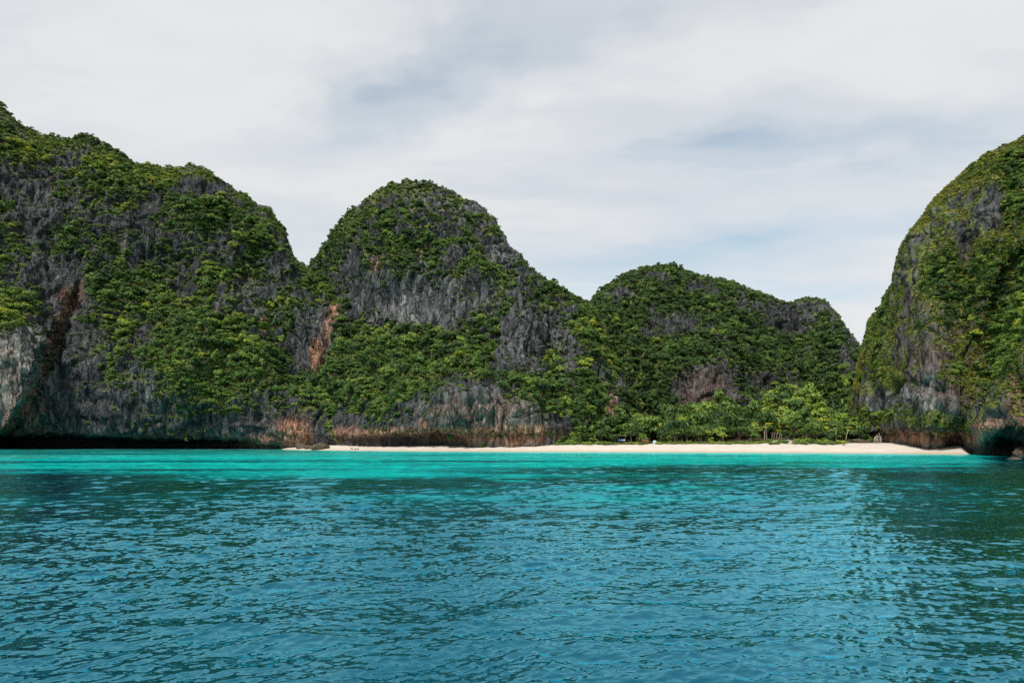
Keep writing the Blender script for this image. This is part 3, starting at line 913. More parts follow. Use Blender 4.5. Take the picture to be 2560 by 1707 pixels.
R_bare = [(2330, 520, 55, 70, .35), (2470, 560, 40, 55, 1.1), (2400, 480, 30, 40, .3), (2260, 660, 40, 60, .7), (2290, 1000, 120, 22, 1.5),
          (2210, 990, 50, 26, 1.2), (2420, 640, 25, 50, .7), (2300, 760, 60, 60, .5), (2350, 1085, 230, 20, 1.3), (2530, 1060, 60, 50, 1.0),
          (2240, 860, 50, 60, .5), (2350, 880, 50, 60, .45), (2300, 610, 40, 40, .6), (2440, 1040, 30, 40, .7), (2330, 980, 80, 40, .8)]
R_pale = [(2300, 1000, 55, 16, .8), (2240, 985, 40, 14, .5), (2340, 970, 60, 40, .4), (2530, 1085, 60, 30, .4), (2470, 1085, 40, 25, .5),
          (2300, 560, 200, 120, .22), (2260, 720, 120, 120, .15), (2330, 1096, 120, 14, .8), (2200, 1010, 40, 50, .3)]
R_rust = [(2330, 1092, 110, 14, 1.1), (2560, 1070, 30, 40, .8), (2470, 1070, 40, 26, .7), (2550, 1000, 30, 60, .5), (2240, 1088, 50, 14, .5),
          (2420, 1090, 50, 14, .8), (2380, 860, 120, 160, .18)]


def R_wet_shade(px, py, P):
    top = np.interp(px, [2130, 2220, 2330, 2450, 2530, 2600], [0.1, 0.3, 0.6, 2.4, 8.5, 5.0])  # wet foot; raised over the sea cave to paint its shade
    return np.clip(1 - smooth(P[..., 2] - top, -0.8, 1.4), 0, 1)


def R_moss(px, py, P, nz, veg):
    n = fbm(P * (0.2, 0.2, 0.06), 3, 120)
    return np.clip(0.50 + np.clip(veg, -0.4, 0.6) * 0.3 + 0.45 * n + 0.3 * (nz - 0.1) - 0.5 * blob(px, py, [(2290, 1000, 110, 22, 1.0), (2350, 1088, 260, 16, 1.0)]), 0, 1)


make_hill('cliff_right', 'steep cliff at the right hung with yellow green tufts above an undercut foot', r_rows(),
          [6, 8, 8, 14, 74, 82, 74, 64, 50, 44], 330, (0.0, 1.35), R_depth, R_bare, R_pale, R_rust, R_wet_shade, R_moss, 0.68, 7, vbase=0.10, vstrip=0.45,
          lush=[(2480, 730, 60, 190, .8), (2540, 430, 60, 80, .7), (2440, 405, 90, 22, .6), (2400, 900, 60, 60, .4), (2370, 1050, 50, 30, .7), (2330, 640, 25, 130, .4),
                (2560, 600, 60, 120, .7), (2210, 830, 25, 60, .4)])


# ------------------------------------------------------------------ foliage meshes
def leaf_cloud(r, lobes, per, size, up=0.45, flat=1.0):
    """leaf-sized quads over ellipsoid lobes; lobes (cx, cy, cz, rx, ry, rz)"""
    V, F, A = [], [], []
    for (cx, cy, cz, rx, ry, rz) in lobes:
        d = r.normal(size=(per, 3))
        d /= np.linalg.norm(d, axis=1)[:, None]
        d[:, 2] = np.where(d[:, 2] < -0.25, -d[:, 2] * r.uniform(0.2, 1, per), d[:, 2])
        rad = r.uniform(0.55, 1.06, per) ** 0.6
        p = np.array([cx, cy, cz]) + d * rad[:, None] * np.array([rx, ry, rz])
        nrm = d * (1 - up) + np.array([0, 0, up]) + r.normal(0, 0.33, (per, 3))
        nrm /= np.linalg.norm(nrm, axis=1)[:, None]
        a = np.cross(nrm, r.normal(size=(per, 3)))
        a /= np.linalg.norm(a, axis=1)[:, None]
        b = np.cross(nrm, a)
        s = size * r.uniform(0.65, 1.3, per)[:, None]
        a, b = a * s, b * s * 0.62
        base = sum(len(x) for x in V)
        q = np.stack([p - a, p - b * 0.9 + nrm * s * 0.12, p + a, p + b * 0.9 + nrm * s * 0.12], 1)
        V.append(q.reshape(-1, 3))
        F.append(base + np.arange(per * 4).reshape(per, 4))
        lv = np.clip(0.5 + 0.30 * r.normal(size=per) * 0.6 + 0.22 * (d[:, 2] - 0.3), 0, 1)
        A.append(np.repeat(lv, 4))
    return np.concatenate(V), np.concatenate(F), np.concatenate(A)


def crown_lobes(r, kind):
    L = []
    if kind == 'round':
        for k in range(int(r.integers(7, 14))):
            a = r.uniform(0, 2 * math.pi)
            d = r.uniform(0.1, 0.85)
            s = r.uniform(0.20, 0.50)
            L.append((math.cos(a) * d, math.sin(a) * d, r.uniform(0.1, 0.85) * (1.15 - d * 0.7), s, s, s * 0.88))
    elif kind == 'layer':
        for k in range(9):
            a = r.uniform(0, 2 * math.pi)
            d = r.uniform(0.2, 0.75)
            s = r.uniform(0.36, 0.58)
            L.append((math.cos(a) * d, math.sin(a) * d, (k / 8.0) * 0.85 * (1.1 - 0.5 * d), s, s, s * 0.42))
    elif kind == 'shrub':
        for k in range(5):
            a = r.uniform(0, 2 * math.pi)
            d = r.uniform(0.1, 0.55)
            s = r.uniform(0.4, 0.6)
            L.append((math.cos(a) * d, math.sin(a) * d, r.uniform(0.1, 0.35), s, s, s * 0.75))
    elif kind == 'drape':
        for k in range(6):
            s = r.uniform(0.3, 0.45)
            L.append((r.uniform(-0.3, 0.3), r.uniform(-0.3, 0.2), 0.6 - k * 0.34, s, s, s * 0.95))
    return L


def trunk_mesh(name, r, mat, spread=0.5, limbs=4, lean=0.12, h=1.0, rad=0.075):
    """trunk of height h (crown base about h) with a few limbs, unit crown radius"""
    mb = MB()
    x, y = r.uniform(-lean, lean), r.uniform(-lean, lean)
    top = Vector((x, y, h))
    mb.tube([(0, 0, -0.5), (0, 0, 0), (x * 0.5, y * 0.3, h * 0.5), top], [rad * 1.5, rad * 1.25, rad, rad * 0.75], 6)
    for k in range(limbs):
        a = 2 * math.pi * (k + r.uniform(0, 0.6)) / limbs
        e = top + Vector((math.cos(a) * spread, math.sin(a) * spread, r.uniform(0.2, 0.55)))
        m_ = (top + e) / 2 + Vector((0, 0, -0.06))
        mb.tube([top - Vector((0, 0, h * r.uniform(0.05, 0.3))), m_, e], [rad * 0.6, rad * 0.42, rad * 0.16], 4)
    return mb.mesh(name, mat, True)


def leaf_mesh(name, kind, seed, per, size, up=0.45, mat=None, lift=0.0):
    r = np.random.default_rng(seed)
    v, f, a = leaf_cloud(r, crown_lobes(r, kind), per, size, up)
    v = v + np.array([0, 0, lift])
    return mesh_from(name, v, f, {'leafv': a}, smooth_shade=False, mats=(mat or M_LEAF,))


def tuft_mesh(name, seed, n=60, h=1.0, spread=0.5, w=0.045, droop=0.35, mat=None):
    """bundle of bent blades"""
    r = np.random.default_rng(seed)
    V, F, A = [], [], []
    for k in range(n):
        a = r.uniform(0, 2 * math.pi)
        d = Vector((math.cos(a), math.sin(a), 0))
        side = Vector((-d.y, d.x, 0)) * w * r.uniform(0.6, 1.3)
        b = d * r.uniform(0, 0.16)
        L = h * r.uniform(0.55, 1.1)
        sp = spread * r.uniform(0.3, 1.2)
        p1 = b + d * sp * 0.45 + Vector((0, 0, L * 0.62))
        p2 = b + d * sp * 1.1 + Vector((0, 0, L * (1.0 - droop * r.uniform(0.3, 1.6))))
        i = len(V)
        V += [b - side, b + side, p1 + side, p1 - side, p2 + side * 0.2, p2 - side * 0.2]
        F += [(i, i + 1, i + 2, i + 3), (i + 3, i + 2, i + 4, i + 5)]
        A += [float(r.uniform(0, 1))] * 6
    return mesh_from(name, np.array([tuple(v) for v in V]), np.array(F), {'leafv': np.array(A)}, smooth_shade=False, mats=(mat or M_LEAF,))


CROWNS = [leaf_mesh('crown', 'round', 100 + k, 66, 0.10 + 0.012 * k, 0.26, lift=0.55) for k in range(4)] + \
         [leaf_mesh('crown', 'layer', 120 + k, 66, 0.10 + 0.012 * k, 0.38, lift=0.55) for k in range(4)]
TRUNKS = [trunk_mesh('trunk', np.random.default_rng(300 + k), M_BARK, h=0.6) for k in range(3)]
SHRUBS = [leaf_mesh('foliage', 'shrub', 140 + k, 52, 0.15, 0.26) for k in range(3)]
DRAPES = [leaf_mesh('foliage', 'drape', 150 + k, 46, 0.13, 0.25) for k in range(2)]
TUFTS = [tuft_mesh('blades', 160 + k, 46, mat=M_GRASS, w=0.06, spread=0.75, droop=0.6) for k in range(2)]

# source pieces for the uncountable growth on the far slopes (kept out of the scene's own collection)
SRC = bpy.data.collections.new('foliage_source')


def src(name, me):
    o = bpy.data.objects.new(name, me)
    SRC.objects.link(o)
    return o


names = []
for k, me in enumerate(CROWNS + SHRUBS + DRAPES + TUFTS):
    src('s%02d' % k, me)
I_CROWN, I_SHRUB, I_DRAPE, I_TUFT = 0, 8, 11, 13


def scatter_tree():
    ng = bpy.data.node_groups.new('scatter', 'GeometryNodeTree')
    ng.interface.new_socket('Geometry', in_out='INPUT', socket_type='NodeSocketGeometry')
    ng.interface.new_socket('Geometry', in_out='OUTPUT', socket_type='NodeSocketGeometry')
    n = ng.nodes
    gi, go = n.new('NodeGroupInput'), n.new('NodeGroupOutput')
    ci = n.new('GeometryNodeCollectionInfo')
    ci.inputs[0].default_value = SRC
    ci.inputs[1].default_value = True
    ci.inputs[2].default_value = True
    ip = n.new('GeometryNodeInstanceOnPoints')
    ip.inputs['Pick Instance'].default_value = True

    def attr(name, typ):
        a = n.new('GeometryNodeInputNamedAttribute')
        a.data_type = typ
        a.inputs[0].default_value = name
        return a.outputs[0]
    ng.links.new(gi.outputs[0], ip.inputs['Points'])
    ng.links.new(ci.outputs[0], ip.inputs['Instance'])
    ng.links.new(attr('kind', 'INT'), ip.inputs['Instance Index'])
    ng.links.new(attr('rot', 'FLOAT_VECTOR'), ip.inputs['Rotation'])
    ng.links.new(attr('siz', 'FLOAT_VECTOR'), ip.inputs['Scale'])
    ng.links.new(ip.outputs[0], go.inputs[0])
    return ng


SCATTER = scatter_tree()


def scatter(name, label, pts, kinds, rots, sizes, tints):
    me = bpy.data.meshes.new(name)
    pts = np.asarray(pts, np.float32)
    me.vertices.add(len(pts))
    me.vertices.foreach_set('co', pts.ravel())
    a = me.attributes.new('kind', 'INT', 'POINT'); a.data.foreach_set('value', np.asarray(kinds, np.int32))
    a = me.attributes.new('rot', 'FLOAT_VECTOR', 'POINT'); a.data.foreach_set('vector', np.asarray(rots, np.float32).ravel())
    a = me.attributes.new('siz', 'FLOAT_VECTOR', 'POINT'); a.data.foreach_set('vector', np.asarray(sizes, np.float32).ravel())
    a = me.attributes.new('tint', 'FLOAT', 'POINT'); a.data.foreach_set('value', np.asarray(tints, np.float32))
    o = obj(name, me, kind='stuff', label=label)
    md = o.modifiers.new('scatter', 'NODES')
    md.node_group = SCATTER
    return o


# ------------------------------------------------------------------ where things grow
def sample_surface(h, n, r):
    """random points on the front of a hill, even by area"""
    P = h.P
    e1 = P[:-1, 1:] - P[:-1, :-1]
    e2 = P[1:, :-1] - P[:-1, :-1]
    area = np.linalg.norm(np.cross(e1, e2), axis=-1) * h.front[:-1, :-1]
    inview = (h.px[:-1, :-1] > -120) & (h.px[:-1, :-1] < 2680)
    area = area * inview
    p = (area / area.sum()).ravel()
    idx = r.choice(p.size, n, p=p)
    i, j = np.divmod(idx, area.shape[1])
    a, b = r.uniform(0, 1, n)[:, None], r.uniform(0, 1, n)[:, None]
    pos = P[i, j] + a * (P[i, j + 1] - P[i, j]) + b * (P[i + 1, j] - P[i, j])
    h.row_t = i / (h.front[:, 0].sum() - 1)
    return pos, h.N[i, j], h.veg[i, j], area.sum()


def thin_out(pos, rad, order):
    """keep points that stand clear of those already kept"""
    cell = 3.0
    grid, keep = {}, []
    for q in order:
        x, y, z = pos[q]
        c = (int(x // cell), int(y // cell), int(z // cell))
        ok = True
        rr = rad[q]
        for dx in (-1, 0, 1):
            for dy in (-1, 0, 1):
                for dz in (-1, 0, 1):
                    for o in grid.get((c[0] + dx, c[1] + dy, c[2] + dz), ()):
                        d2 = (pos[o][0] - x) ** 2 + (pos[o][1] - y) ** 2 + (pos[o][2] - z) ** 2
                        if d2 < (0.5 * (rr + rad[o])) ** 2:
                            ok = False
                            break
                    if not ok:
                        break
                if not ok:
                    break
            if not ok:
                break
        if ok:
            grid.setdefault(c, []).append(q)
            keep.append(q)
    return np.array(keep)


TREES = []     # every tree spot on the hills: (pos, normal, radius, tint, kind, hill)
LOWER = {}


def grow(hname, dens, rmin, rmax, tint0, seed, layer_share=0.5, tint_fn=None, thr=0.20):
    h = HILLS[hname]
    r = np.random.default_rng(seed)
    pos, N, veg, area = sample_surface(h, int(9000 * dens), r)
    ok = (veg + r.normal(0, 0.10, len(veg)) > thr) & (pos[:, 2] > 5.5)
    pos, N, veg, crest = pos[ok], N[ok], veg[ok], h.row_t[ok]
    rad = rmin + (rmax - rmin) * r.beta(1.1, 3.6, len(pos))
    rad *= 0.75 + 0.4 * np.clip(veg, 0, 0.8)
    rad *= 1 - 0.5 * smooth(crest, 0.86, 0.95)
    keep = thin_out(pos, rad * 0.95, np.argsort(-rad * r.uniform(0.6, 1, len(rad))))
    pos, N, rad = pos[keep], N[keep], rad[keep]
    cl = fbm(pos * (0.035, 0.035, 0.035), 2, 200 + seed)
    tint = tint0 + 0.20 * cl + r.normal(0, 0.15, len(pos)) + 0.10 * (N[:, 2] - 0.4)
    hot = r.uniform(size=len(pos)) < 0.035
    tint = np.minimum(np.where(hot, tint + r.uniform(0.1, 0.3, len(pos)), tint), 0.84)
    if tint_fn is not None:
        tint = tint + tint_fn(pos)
    kind = np.where(r.uniform(size=len(pos)) < layer_share, r.integers(4, 8, len(pos)), r.integers(0, 4, len(pos)))
    for q in range(len(pos)):
        TREES.append([pos[q], N[q], rad[q], float(np.clip(tint[q], 0.02, 0.97)), int(kind[q]), hname])


def undergrowth(hname, n, rmin, rmax, seed, thr, grass_share, drape_share, label, tint0=0.45):
    h = HILLS[hname]
    r = np.random.default_rng(seed)
    pos, N, veg, area = sample_surface(h, n, r)
    ok = (veg + r.normal(0, 0.16, len(veg)) > thr) & (pos[:, 2] > 5.0)
    pos, N, veg = pos[ok], N[ok], veg[ok]
    m = len(pos)
    rad = rmin + (rmax - rmin) * r.beta(1.3, 3.0, m)
    u = r.uniform(size=m)
    kind = r.integers(I_SHRUB, I_SHRUB + 3, m)
    steep = N[:, 2] < 0.35
    kind = np.where((u < drape_share) & steep, r.integers(I_DRAPE, I_DRAPE + 2, m), kind)
    kind = np.where(u > 1 - grass_share, r.integers(I_TUFT, I_TUFT + 2, m), kind)
    cl = fbm(pos * (0.05, 0.05, 0.03), 3, 230 + seed)
    tint = np.clip(tint0 + 0.28 * cl + r.normal(0, 0.13, m), 0.03, 0.95)
    rots = np.stack([r.normal(0, 0.15, m), r.normal(0, 0.15, m), r.uniform(0, 6.28, m)], -1)
    sizes = rad[:, None] * np.stack([r.uniform(0.85, 1.2, m), r.uniform(0.85, 1.2, m), r.uniform(0.7, 1.2, m)], -1)
    scatter('undergrowth', label, pos + N * (rad * 0.05)[:, None], kind, rots, sizes, tint)


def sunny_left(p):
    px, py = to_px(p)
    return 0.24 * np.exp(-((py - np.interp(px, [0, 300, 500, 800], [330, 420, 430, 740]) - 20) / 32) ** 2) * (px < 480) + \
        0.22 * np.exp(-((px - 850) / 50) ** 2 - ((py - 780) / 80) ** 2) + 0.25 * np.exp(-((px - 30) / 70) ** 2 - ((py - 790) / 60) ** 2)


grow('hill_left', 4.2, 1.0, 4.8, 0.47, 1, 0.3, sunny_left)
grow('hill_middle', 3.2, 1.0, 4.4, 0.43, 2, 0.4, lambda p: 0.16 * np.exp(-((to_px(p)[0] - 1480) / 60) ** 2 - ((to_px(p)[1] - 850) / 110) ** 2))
grow('hill_far', 3.0, 1.1, 4.4, 0.33, 3, 0.3)
grow('cliff_right', 1.6, 0.8, 2.8, 0.52, 4, 0.4, thr=0.36)
undergrowth('hill_left', 15000, 0.45, 1.9, 21, -0.22, 0.12, 0.25, 'low bushes and grass between the trees of the left hill', 0.46)
undergrowth('hill_middle', 14000, 0.45, 1.8, 22, -0.25, 0.12, 0.25, 'low bushes and grass between the trees of the middle peak', 0.43)
undergrowth('hill_far', 10000, 0.6, 1.9, 23, -0.22, 0.10, 0.25, 'low bushes and grass between the trees of the far hill', 0.40)
undergrowth('cliff_right', 46000, 0.25, 0.95, 24, -0.30, 0.5, 0.45, 'yellow green tufts and hanging plants on the right cliff face', 0.74)

# ---- valley wood behind the beach
VALLEY = []
rv = np.random.default_rng(77)


def valley_wood():
    c = []
    for _ in range(2600):
        px = rv.uniform(1330, 2160)
        s = rv.uniform(0, 95)
        Y = shore_Y(px) + np.interp(px, VEG[:, 0], VEG[:, 1]) + 1.5 + s
        if 1950 < px < 2010 and s < 3:
            continue
        X = (px - CX) / FOC * Y
        z = float(ground_z(np.array(X), np.array(Y)))
        rad = rv.uniform(1.5, 4.9) * (0.72 if s < 9 else 1.0)
        c.append((np.array([X, Y, z]), rad, s, px))
    pos = np.array([q[0] for q in c])
    rad = np.array([q[1] for q in c])
    keep = thin_out(pos, rad * 0.95, np.argsort(-rad * rv.uniform(0.5, 1, len(rad))))
    for q in keep:
        p, rr, s, px = c[q]
        t = 0.50 + rv.normal(0, 0.17) + (0.10 if rv.uniform() < 0.2 else 0) + 0.06 * math.exp(-((px - 1900) / 130) ** 2)
        # spots kept clear for the shelter, boards, screw pines and pale trunks in front
        if s < 12 and (1535 < px < 1650 or abs(px - 1850) < 25 or abs(px - 1920) < 34 or abs(px - 2118) < 16):
            continue
        VALLEY.append([p, np.array([0, -0.3, 0.95]), rr, float(np.clip(t, 0.05, 0.9)), int(rv.integers(4, 8) if rv.uniform() < 0.75 else rv.integers(0, 4)), 'valley', s])


valley_wood()

# ------------------------------------------------------------------ which trees stand as things of their own: the largest in view
MARKS = [  # (px, py, phrase)
    (60, 330, 'on the left hill skyline by the frame edge'), (230, 360, 'along the high ridge of the left hill'),
    (420, 440, 'under the grassy saddle of the left hill'), (600, 500, 'on the right shoulder of the left hill'),
    (120, 570, 'on the upper grey crags of the left hill'), (320, 600, 'in the middle of the left hill face'),
    (540, 620, 'on the steep right flank of the left hill'), (690, 620, 'on the right edge of the left hill above the notch'),
    (40, 790, 'on top of the pale buttress at the left edge'), (290, 760, 'just right of the rusty diagonal crack'),
    (430, 790, 'in the green gully of the left hill'), (250, 960, 'clinging to the grey wall above the sea cave'),
    (420, 960, 'low on the left hill over the black cave'), (560, 900, 'in the dense wood low on the left hill'),
    (680, 930, 'left of the orange streaked wall'), (820, 760, 'on the sunlit spur between left hill and peak'),
    (840, 1000, 'in the dip between left hill and middle peak'), (740, 1030, 'above the bright orange rock face'),
    (1000, 480, 'on the summit of the middle peak'), (900, 600, 'on the left flank of the middle peak'),
    (1080, 600, 'across the upper face of the middle peak'), (1230, 660, 'on the right shoulder of the middle peak'),
    (860, 720, 'left of the bare grey wall of the peak'), (1000, 850, 'directly below the bare grey wall'),
    (1150, 860, 'on the apron below the fluted wall'), (1000, 970, 'low on the wooded apron of the peak'),
    (1250, 950, 'on the right part of the wooded apron'), (1380, 800, 'among the jagged ribs right of the peak'),
    (1450, 780, 'on the crest right of the middle peak'), (1400, 980, 'on the lower right slope of the middle peak'),
    (1330, 1040, 'above the rusty undercut at the end of the sand'),
    (1600, 690, 'on the top of the far hill'), (1560, 780, 'on the left face of the far hill'), (1680, 850, 'on the middle face of the far hill'),
    (1600, 930, 'low on the left face of the far hill'), (1800, 760, 'on the bright spine of the far hill'),
    (1830, 880, 'beside the bare pillar of the far hill'), (1960, 780, 'along the right crest of the far hill'),
    (1950, 900, 'in the hollow right of the far hill spine'), (2080, 860, 'on the right end of the far hill'),
    (2540, 400, 'on the skyline of the right cliff'), (2400, 450, 'on the upper edge of the right cliff'),
    (2260, 640, 'on the left edge of the right cliff'), (2500, 620, 'high on the green band of the right cliff'),
    (2480, 780, 'in the broad green band of the right cliff'), (2350, 800, 'on the middle of the right cliff face'),
    (2240, 850, 'left on the right cliff above the white band'), (2400, 960, 'low on the right cliff beside the white band'),
    (2540, 900, 'on the near buttress of the right cliff'), (2390, 1050, 'just above the undercut of the right cliff'),
    (1400, 1080, 'at the left end of the beach wood'), (1500, 1060, 'behind the shelter on the beach'), (1620, 1070, 'behind the brown board on the beach'),
    (1720, 1070, 'in the middle of the beach wood'), (1800, 1050, 'in the beach wood left of the yellow tree'),
    (1900, 1010, 'on the slope above the yellow tree'), (1990, 985, 'on the green mound behind the beach'),
    (2060, 1040, 'in the wood right of the yellow tree'), (2120, 1060, 'at the right end of the beach wood'),
    (1650, 1030, 'at the back of the beach wood'), (2120, 990, 'between the mound and the right cliff')]
MK = np.array([(m[0], m[1]) for m in MARKS], float)


def where(p, zlift):
    px, py = to_px(np.array([p[0], p[1], p[2] + zlift]))
    return MARKS[int(np.argmin((MK[:, 0] - px) ** 2 + ((MK[:, 1] - py) * 1.1) ** 2))][2], px, py


def shade(t):
    return 'dark green' if t < 0.33 else 'mid green' if t < 0.5 else 'fresh green' if t < 0.68 else 'yellow green'


def plant_tree(p, N, rad, tint, kind, zlift=None, squash=None, name='broadleaf_tree'):
    ph, px, py = where(p, rad)
    form = 'layered' if kind >= 4 else 'round'
    size = 'large' if rad > 3.4 else 'medium' if rad > 2.5 else 'small'
    lab = '%s %s %s tree %s' % (size, shade(tint), form, ph)
    if len(lab.split()) > 13:
        lab = '%s %s tree %s' % (size, shade(tint), ph)
    if len(lab.split()) > 13:
        lab = '%s tree %s' % (shade(tint), ph)
    if size == 'small' and False:
        pass
    t = thing(name, lab, 'tree', tuple(p - np.array([0, 0, 0.25])), rv.uniform(0, 6.28), 'trees ' + ph)
    s = rad
    t.scale = (s * rv.uniform(0.9, 1.12), s * rv.uniform(0.9, 1.12), s * rv.uniform(0.85, 1.1))
    if squash:
        t.scale = (t.scale[0], t.scale[1], s * squash)
    obj('trunk', TRUNKS[int(rv.integers(0, 3))], t)
    c = obj('crown', CROWNS[kind], t)
    c['tint'] = tint
    return t


def facing(e):
    p, N = e[0], e[1]
    v = np.array([-p[0], -p[1], CAM_H - p[2]])
    v /= np.linalg.norm(v)
    return float(N @ v)


allt = TREES + [v[:6] for v in VALLEY]
score = []
for e in allt:
    px, py = to_px(e[0])
    s = e[2] / e[0][1]
    if not (-10 < px < 2570) or facing(e) < 0.12:
        s *= 0.05
    if e[5] == 'valley':
        s *= 1.3 if e[0][1] < shore_Y(px) + 48 else 0.7
    score.append(s)
order = np.argsort(-np.array(score))
N_IND = 300
for q in order[:N_IND]:
    e = allt[q]
    sq = None
    if e[5] == 'valley':
        sq = rv.uniform(0.85, 1.75)
    plant_tree(e[0], e[1], e[2], e[3], e[4], squash=sq)

rest = {}
for q in order[N_IND:]:
    rest.setdefault(allt[q][5], []).append(allt[q])
FL = {'hill_left': 'dense broadleaf wood covering the left hill', 'hill_middle': 'dense broadleaf wood covering the middle peak',
      'hill_far': 'dense broadleaf wood covering the far hill', 'cliff_right': 'scattered small trees on the right cliff',
      'valley': 'broadleaf wood on the valley floor behind the beach'}
for k, es in rest.items():
    m = len(es)
    rr = np.array([e[2] for e in es])
    sizes = rr[:, None] * rv.uniform(0.7, 1.3, (m, 3))
    rots = np.stack([rv.normal(0, 0.22, m), rv.normal(0, 0.22, m), rv.uniform(0, 6.28, m)], -1)
    pos = np.array([e[0] for e in es]) - np.array([0, 0, 0.25]) * rr[:, None]
    scatter('forest', FL[k], pos, [e[4] for e in es], rots, sizes, [e[3] for e in es])
print('trees', len(TREES), 'valley', len(VALLEY))


# ------------------------------------------------------------------ plants and things along the sand
def spot(px, s):
    """s metres behind the water line"""
    Y = float(shore_Y(px) + s)
    X = (px - CX) / FOC * Y
    return np.array([X, Y, float(ground_z(np.array(X), np.array(Y)))])


def veg_s(px):
    return float(np.interp(px, VEG[:, 0], VEG[:, 1])) - 2.5


# screw pines: stilt trunk, branching arms, each with a head of strap leaves
PANDAN_HEADS = [tuft_mesh('leaf_head', 400 + k, 90, h=1.0, spread=1.0, w=0.035, droop=0.75) for k in range(3)]


def screw_pine(px, ds, h, w, tint, label):
    p = spot(px, veg_s(px) + ds)
    t = thing('screw_pine', label, 'tree', tuple(p), rv.uniform(0, 6.28), 'screw pines along the sand')
    mb = MB()
    heads = []
    for k in range(5):
        a = 2 * math.pi * k / 5
        mb.tube([(math.cos(a) * 0.55, math.sin(a) * 0.55, -0.3), (0, 0, h * 0.22)], [0.05, 0.09], 5)
    n = max(3, int(w * 2.2))
    mb.tube([(0, 0, h * 0.1), (0.1, 0, h * 0.5)], [0.17, 0.14], 6)
    for k in range(n):
        a = 2 * math.pi * (k + rv.uniform(0, 0.5)) / n
        d = w * 0.5 * rv.uniform(0.35, 1.0)
        e = Vector((math.cos(a) * d, math.sin(a) * d, h * rv.uniform(0.66, 0.9)))
        mb.tube([(0.1, 0, h * rv.uniform(0.3, 0.5)), (e.x * 0.55, e.y * 0.55, e.z * 0.8), tuple(e)], [0.11, 0.085, 0.07], 5)
        heads.append(e)
    obj('trunk', mb.mesh('trunk', M_BARK, True), t)
    for k, e in enumerate(heads):
        c = obj('leaf_head', PANDAN_HEADS[k % 3], t, loc=tuple(e - Vector((0, 0, 0.45))))
        s = rv.uniform(1.15, 1.7)
        c.scale = (s, s, s * 0.9)
        c['tint'] = float(np.clip(tint + rv.normal(0, 0.05), 0, 1))
    return t


for a in [(1850, 1.5, 6.2, 5.6, 0.42, 'wide umbrella shaped screw pine on bare sand edge left of the yellow tree'),
          (1985, 3.0, 6.8, 5.2, 0.40, 'tall screw pine above the eroded sand bank'),
          (1962, 1.5, 4.6, 3.2, 0.50, 'lower screw pine at the left foot of the sand bank'),
          (2012, 2.0, 5.2, 4.0, 0.40, 'dark screw pine on the right of the sand bank'),
          (1748, 1.2, 5.2, 3.2, 0.45, 'single screw pine with one pale stem near mid beach'),
          (1718, 1.6, 5.4, 3.0, 0.48, 'screw pine with several bare stems, rightmost of a clump'),
          (1705, 2.4, 6.0, 3.4, 0.42, 'screw pine in the middle of the bare stemmed clump'),
          (1692, 1.4, 5.0, 2.8, 0.50, 'screw pine with bare stems, leftmost of a clump'),
          (1578, 2.2, 6.6, 4.0, 0.42, 'screw pine standing right of the dark shelter'),
          (1594, 3.0, 6.0, 3.4, 0.46, 'screw pine between the shelter and the brown board'),
          (1538, 1.2, 3.6, 3.2, 0.40, 'low bluish screw pine left of the dark shelter'),
          (1468, 1.5, 4.2, 4.4, 0.36, 'bushy dark screw pine at the left part of the beach'),
          (1500, 2.5, 5.0, 4.0, 0.38, 'screw pine between the low hedge and the shelter'),
          (1660, 2.5, 4.6, 4.2, 0.38, 'grey green screw pine right of the pale blue board'),
          (2040, 2.5, 4.2, 3.6, 0.44, 'screw pine right of the bank behind low bushes')]:
    screw_pine(*a)

# low bushes on the edge of the sand
sh_n = 0
BUSH_AT = [(1372, 'beside the rusty undercut'), (1420, 'at the left end of the sand'), (1470, 'below the bushy screw pine'), (1520, 'left of the shelter'),
           (1580, 'in front of the shelter'), (1612, 'in front of the brown board'), (1665, 'right of the pale blue board'), (1700, 'below the bare stems'),
           (1760, 'on mid beach'), (1810, 'left of the umbrella shaped screw pine'), (1860, 'below the umbrella shaped screw pine'),
           (1905, 'below the yellow tree'), (1950, 'at the left of the sand bank'), (2030, 'at the right of the sand bank'), (2070, 'near the pale leaning tree'),
           (2100, 'left of the low platform')]
bx = np.array([b[0] for b in BUSH_AT])
for px in np.arange(1362, 2112, 8.2):
    if 1622 < px < 1646 or (1955 < px < 2005 and random.random() < 0.3):
        continue
    ds = random.uniform(-1.0, 2.2)
    p = spot(px + random.uniform(-3, 3), veg_s(px) + ds)
    hgt = random.uniform(1.1, 2.2) * (0.7 if 1640 < px < 1960 else 1.0) * (0.6 if 1545 < px < 1640 else 1.0)
    tint = min(0.92, max(0.2, random.gauss(0.60 if px < 1460 or px > 2015 else 0.66, 0.12)))
    ph = BUSH_AT[int(np.argmin(abs(bx - px)))][1]
    lab = 'low %s bush on sand %s' % (shade(tint), ph)
    t = thing('beach_bush', lab, 'bush', tuple(p), random.uniform(0, 6.28), 'bushes on the sand edge ' + ph)
    c = obj('foliage', SHRUBS[sh_n % 3], t)
    w = random.uniform(1.4, 2.4)
    c.scale = (w, w, hgt)
    c['tint'] = tint
    sh_n += 1
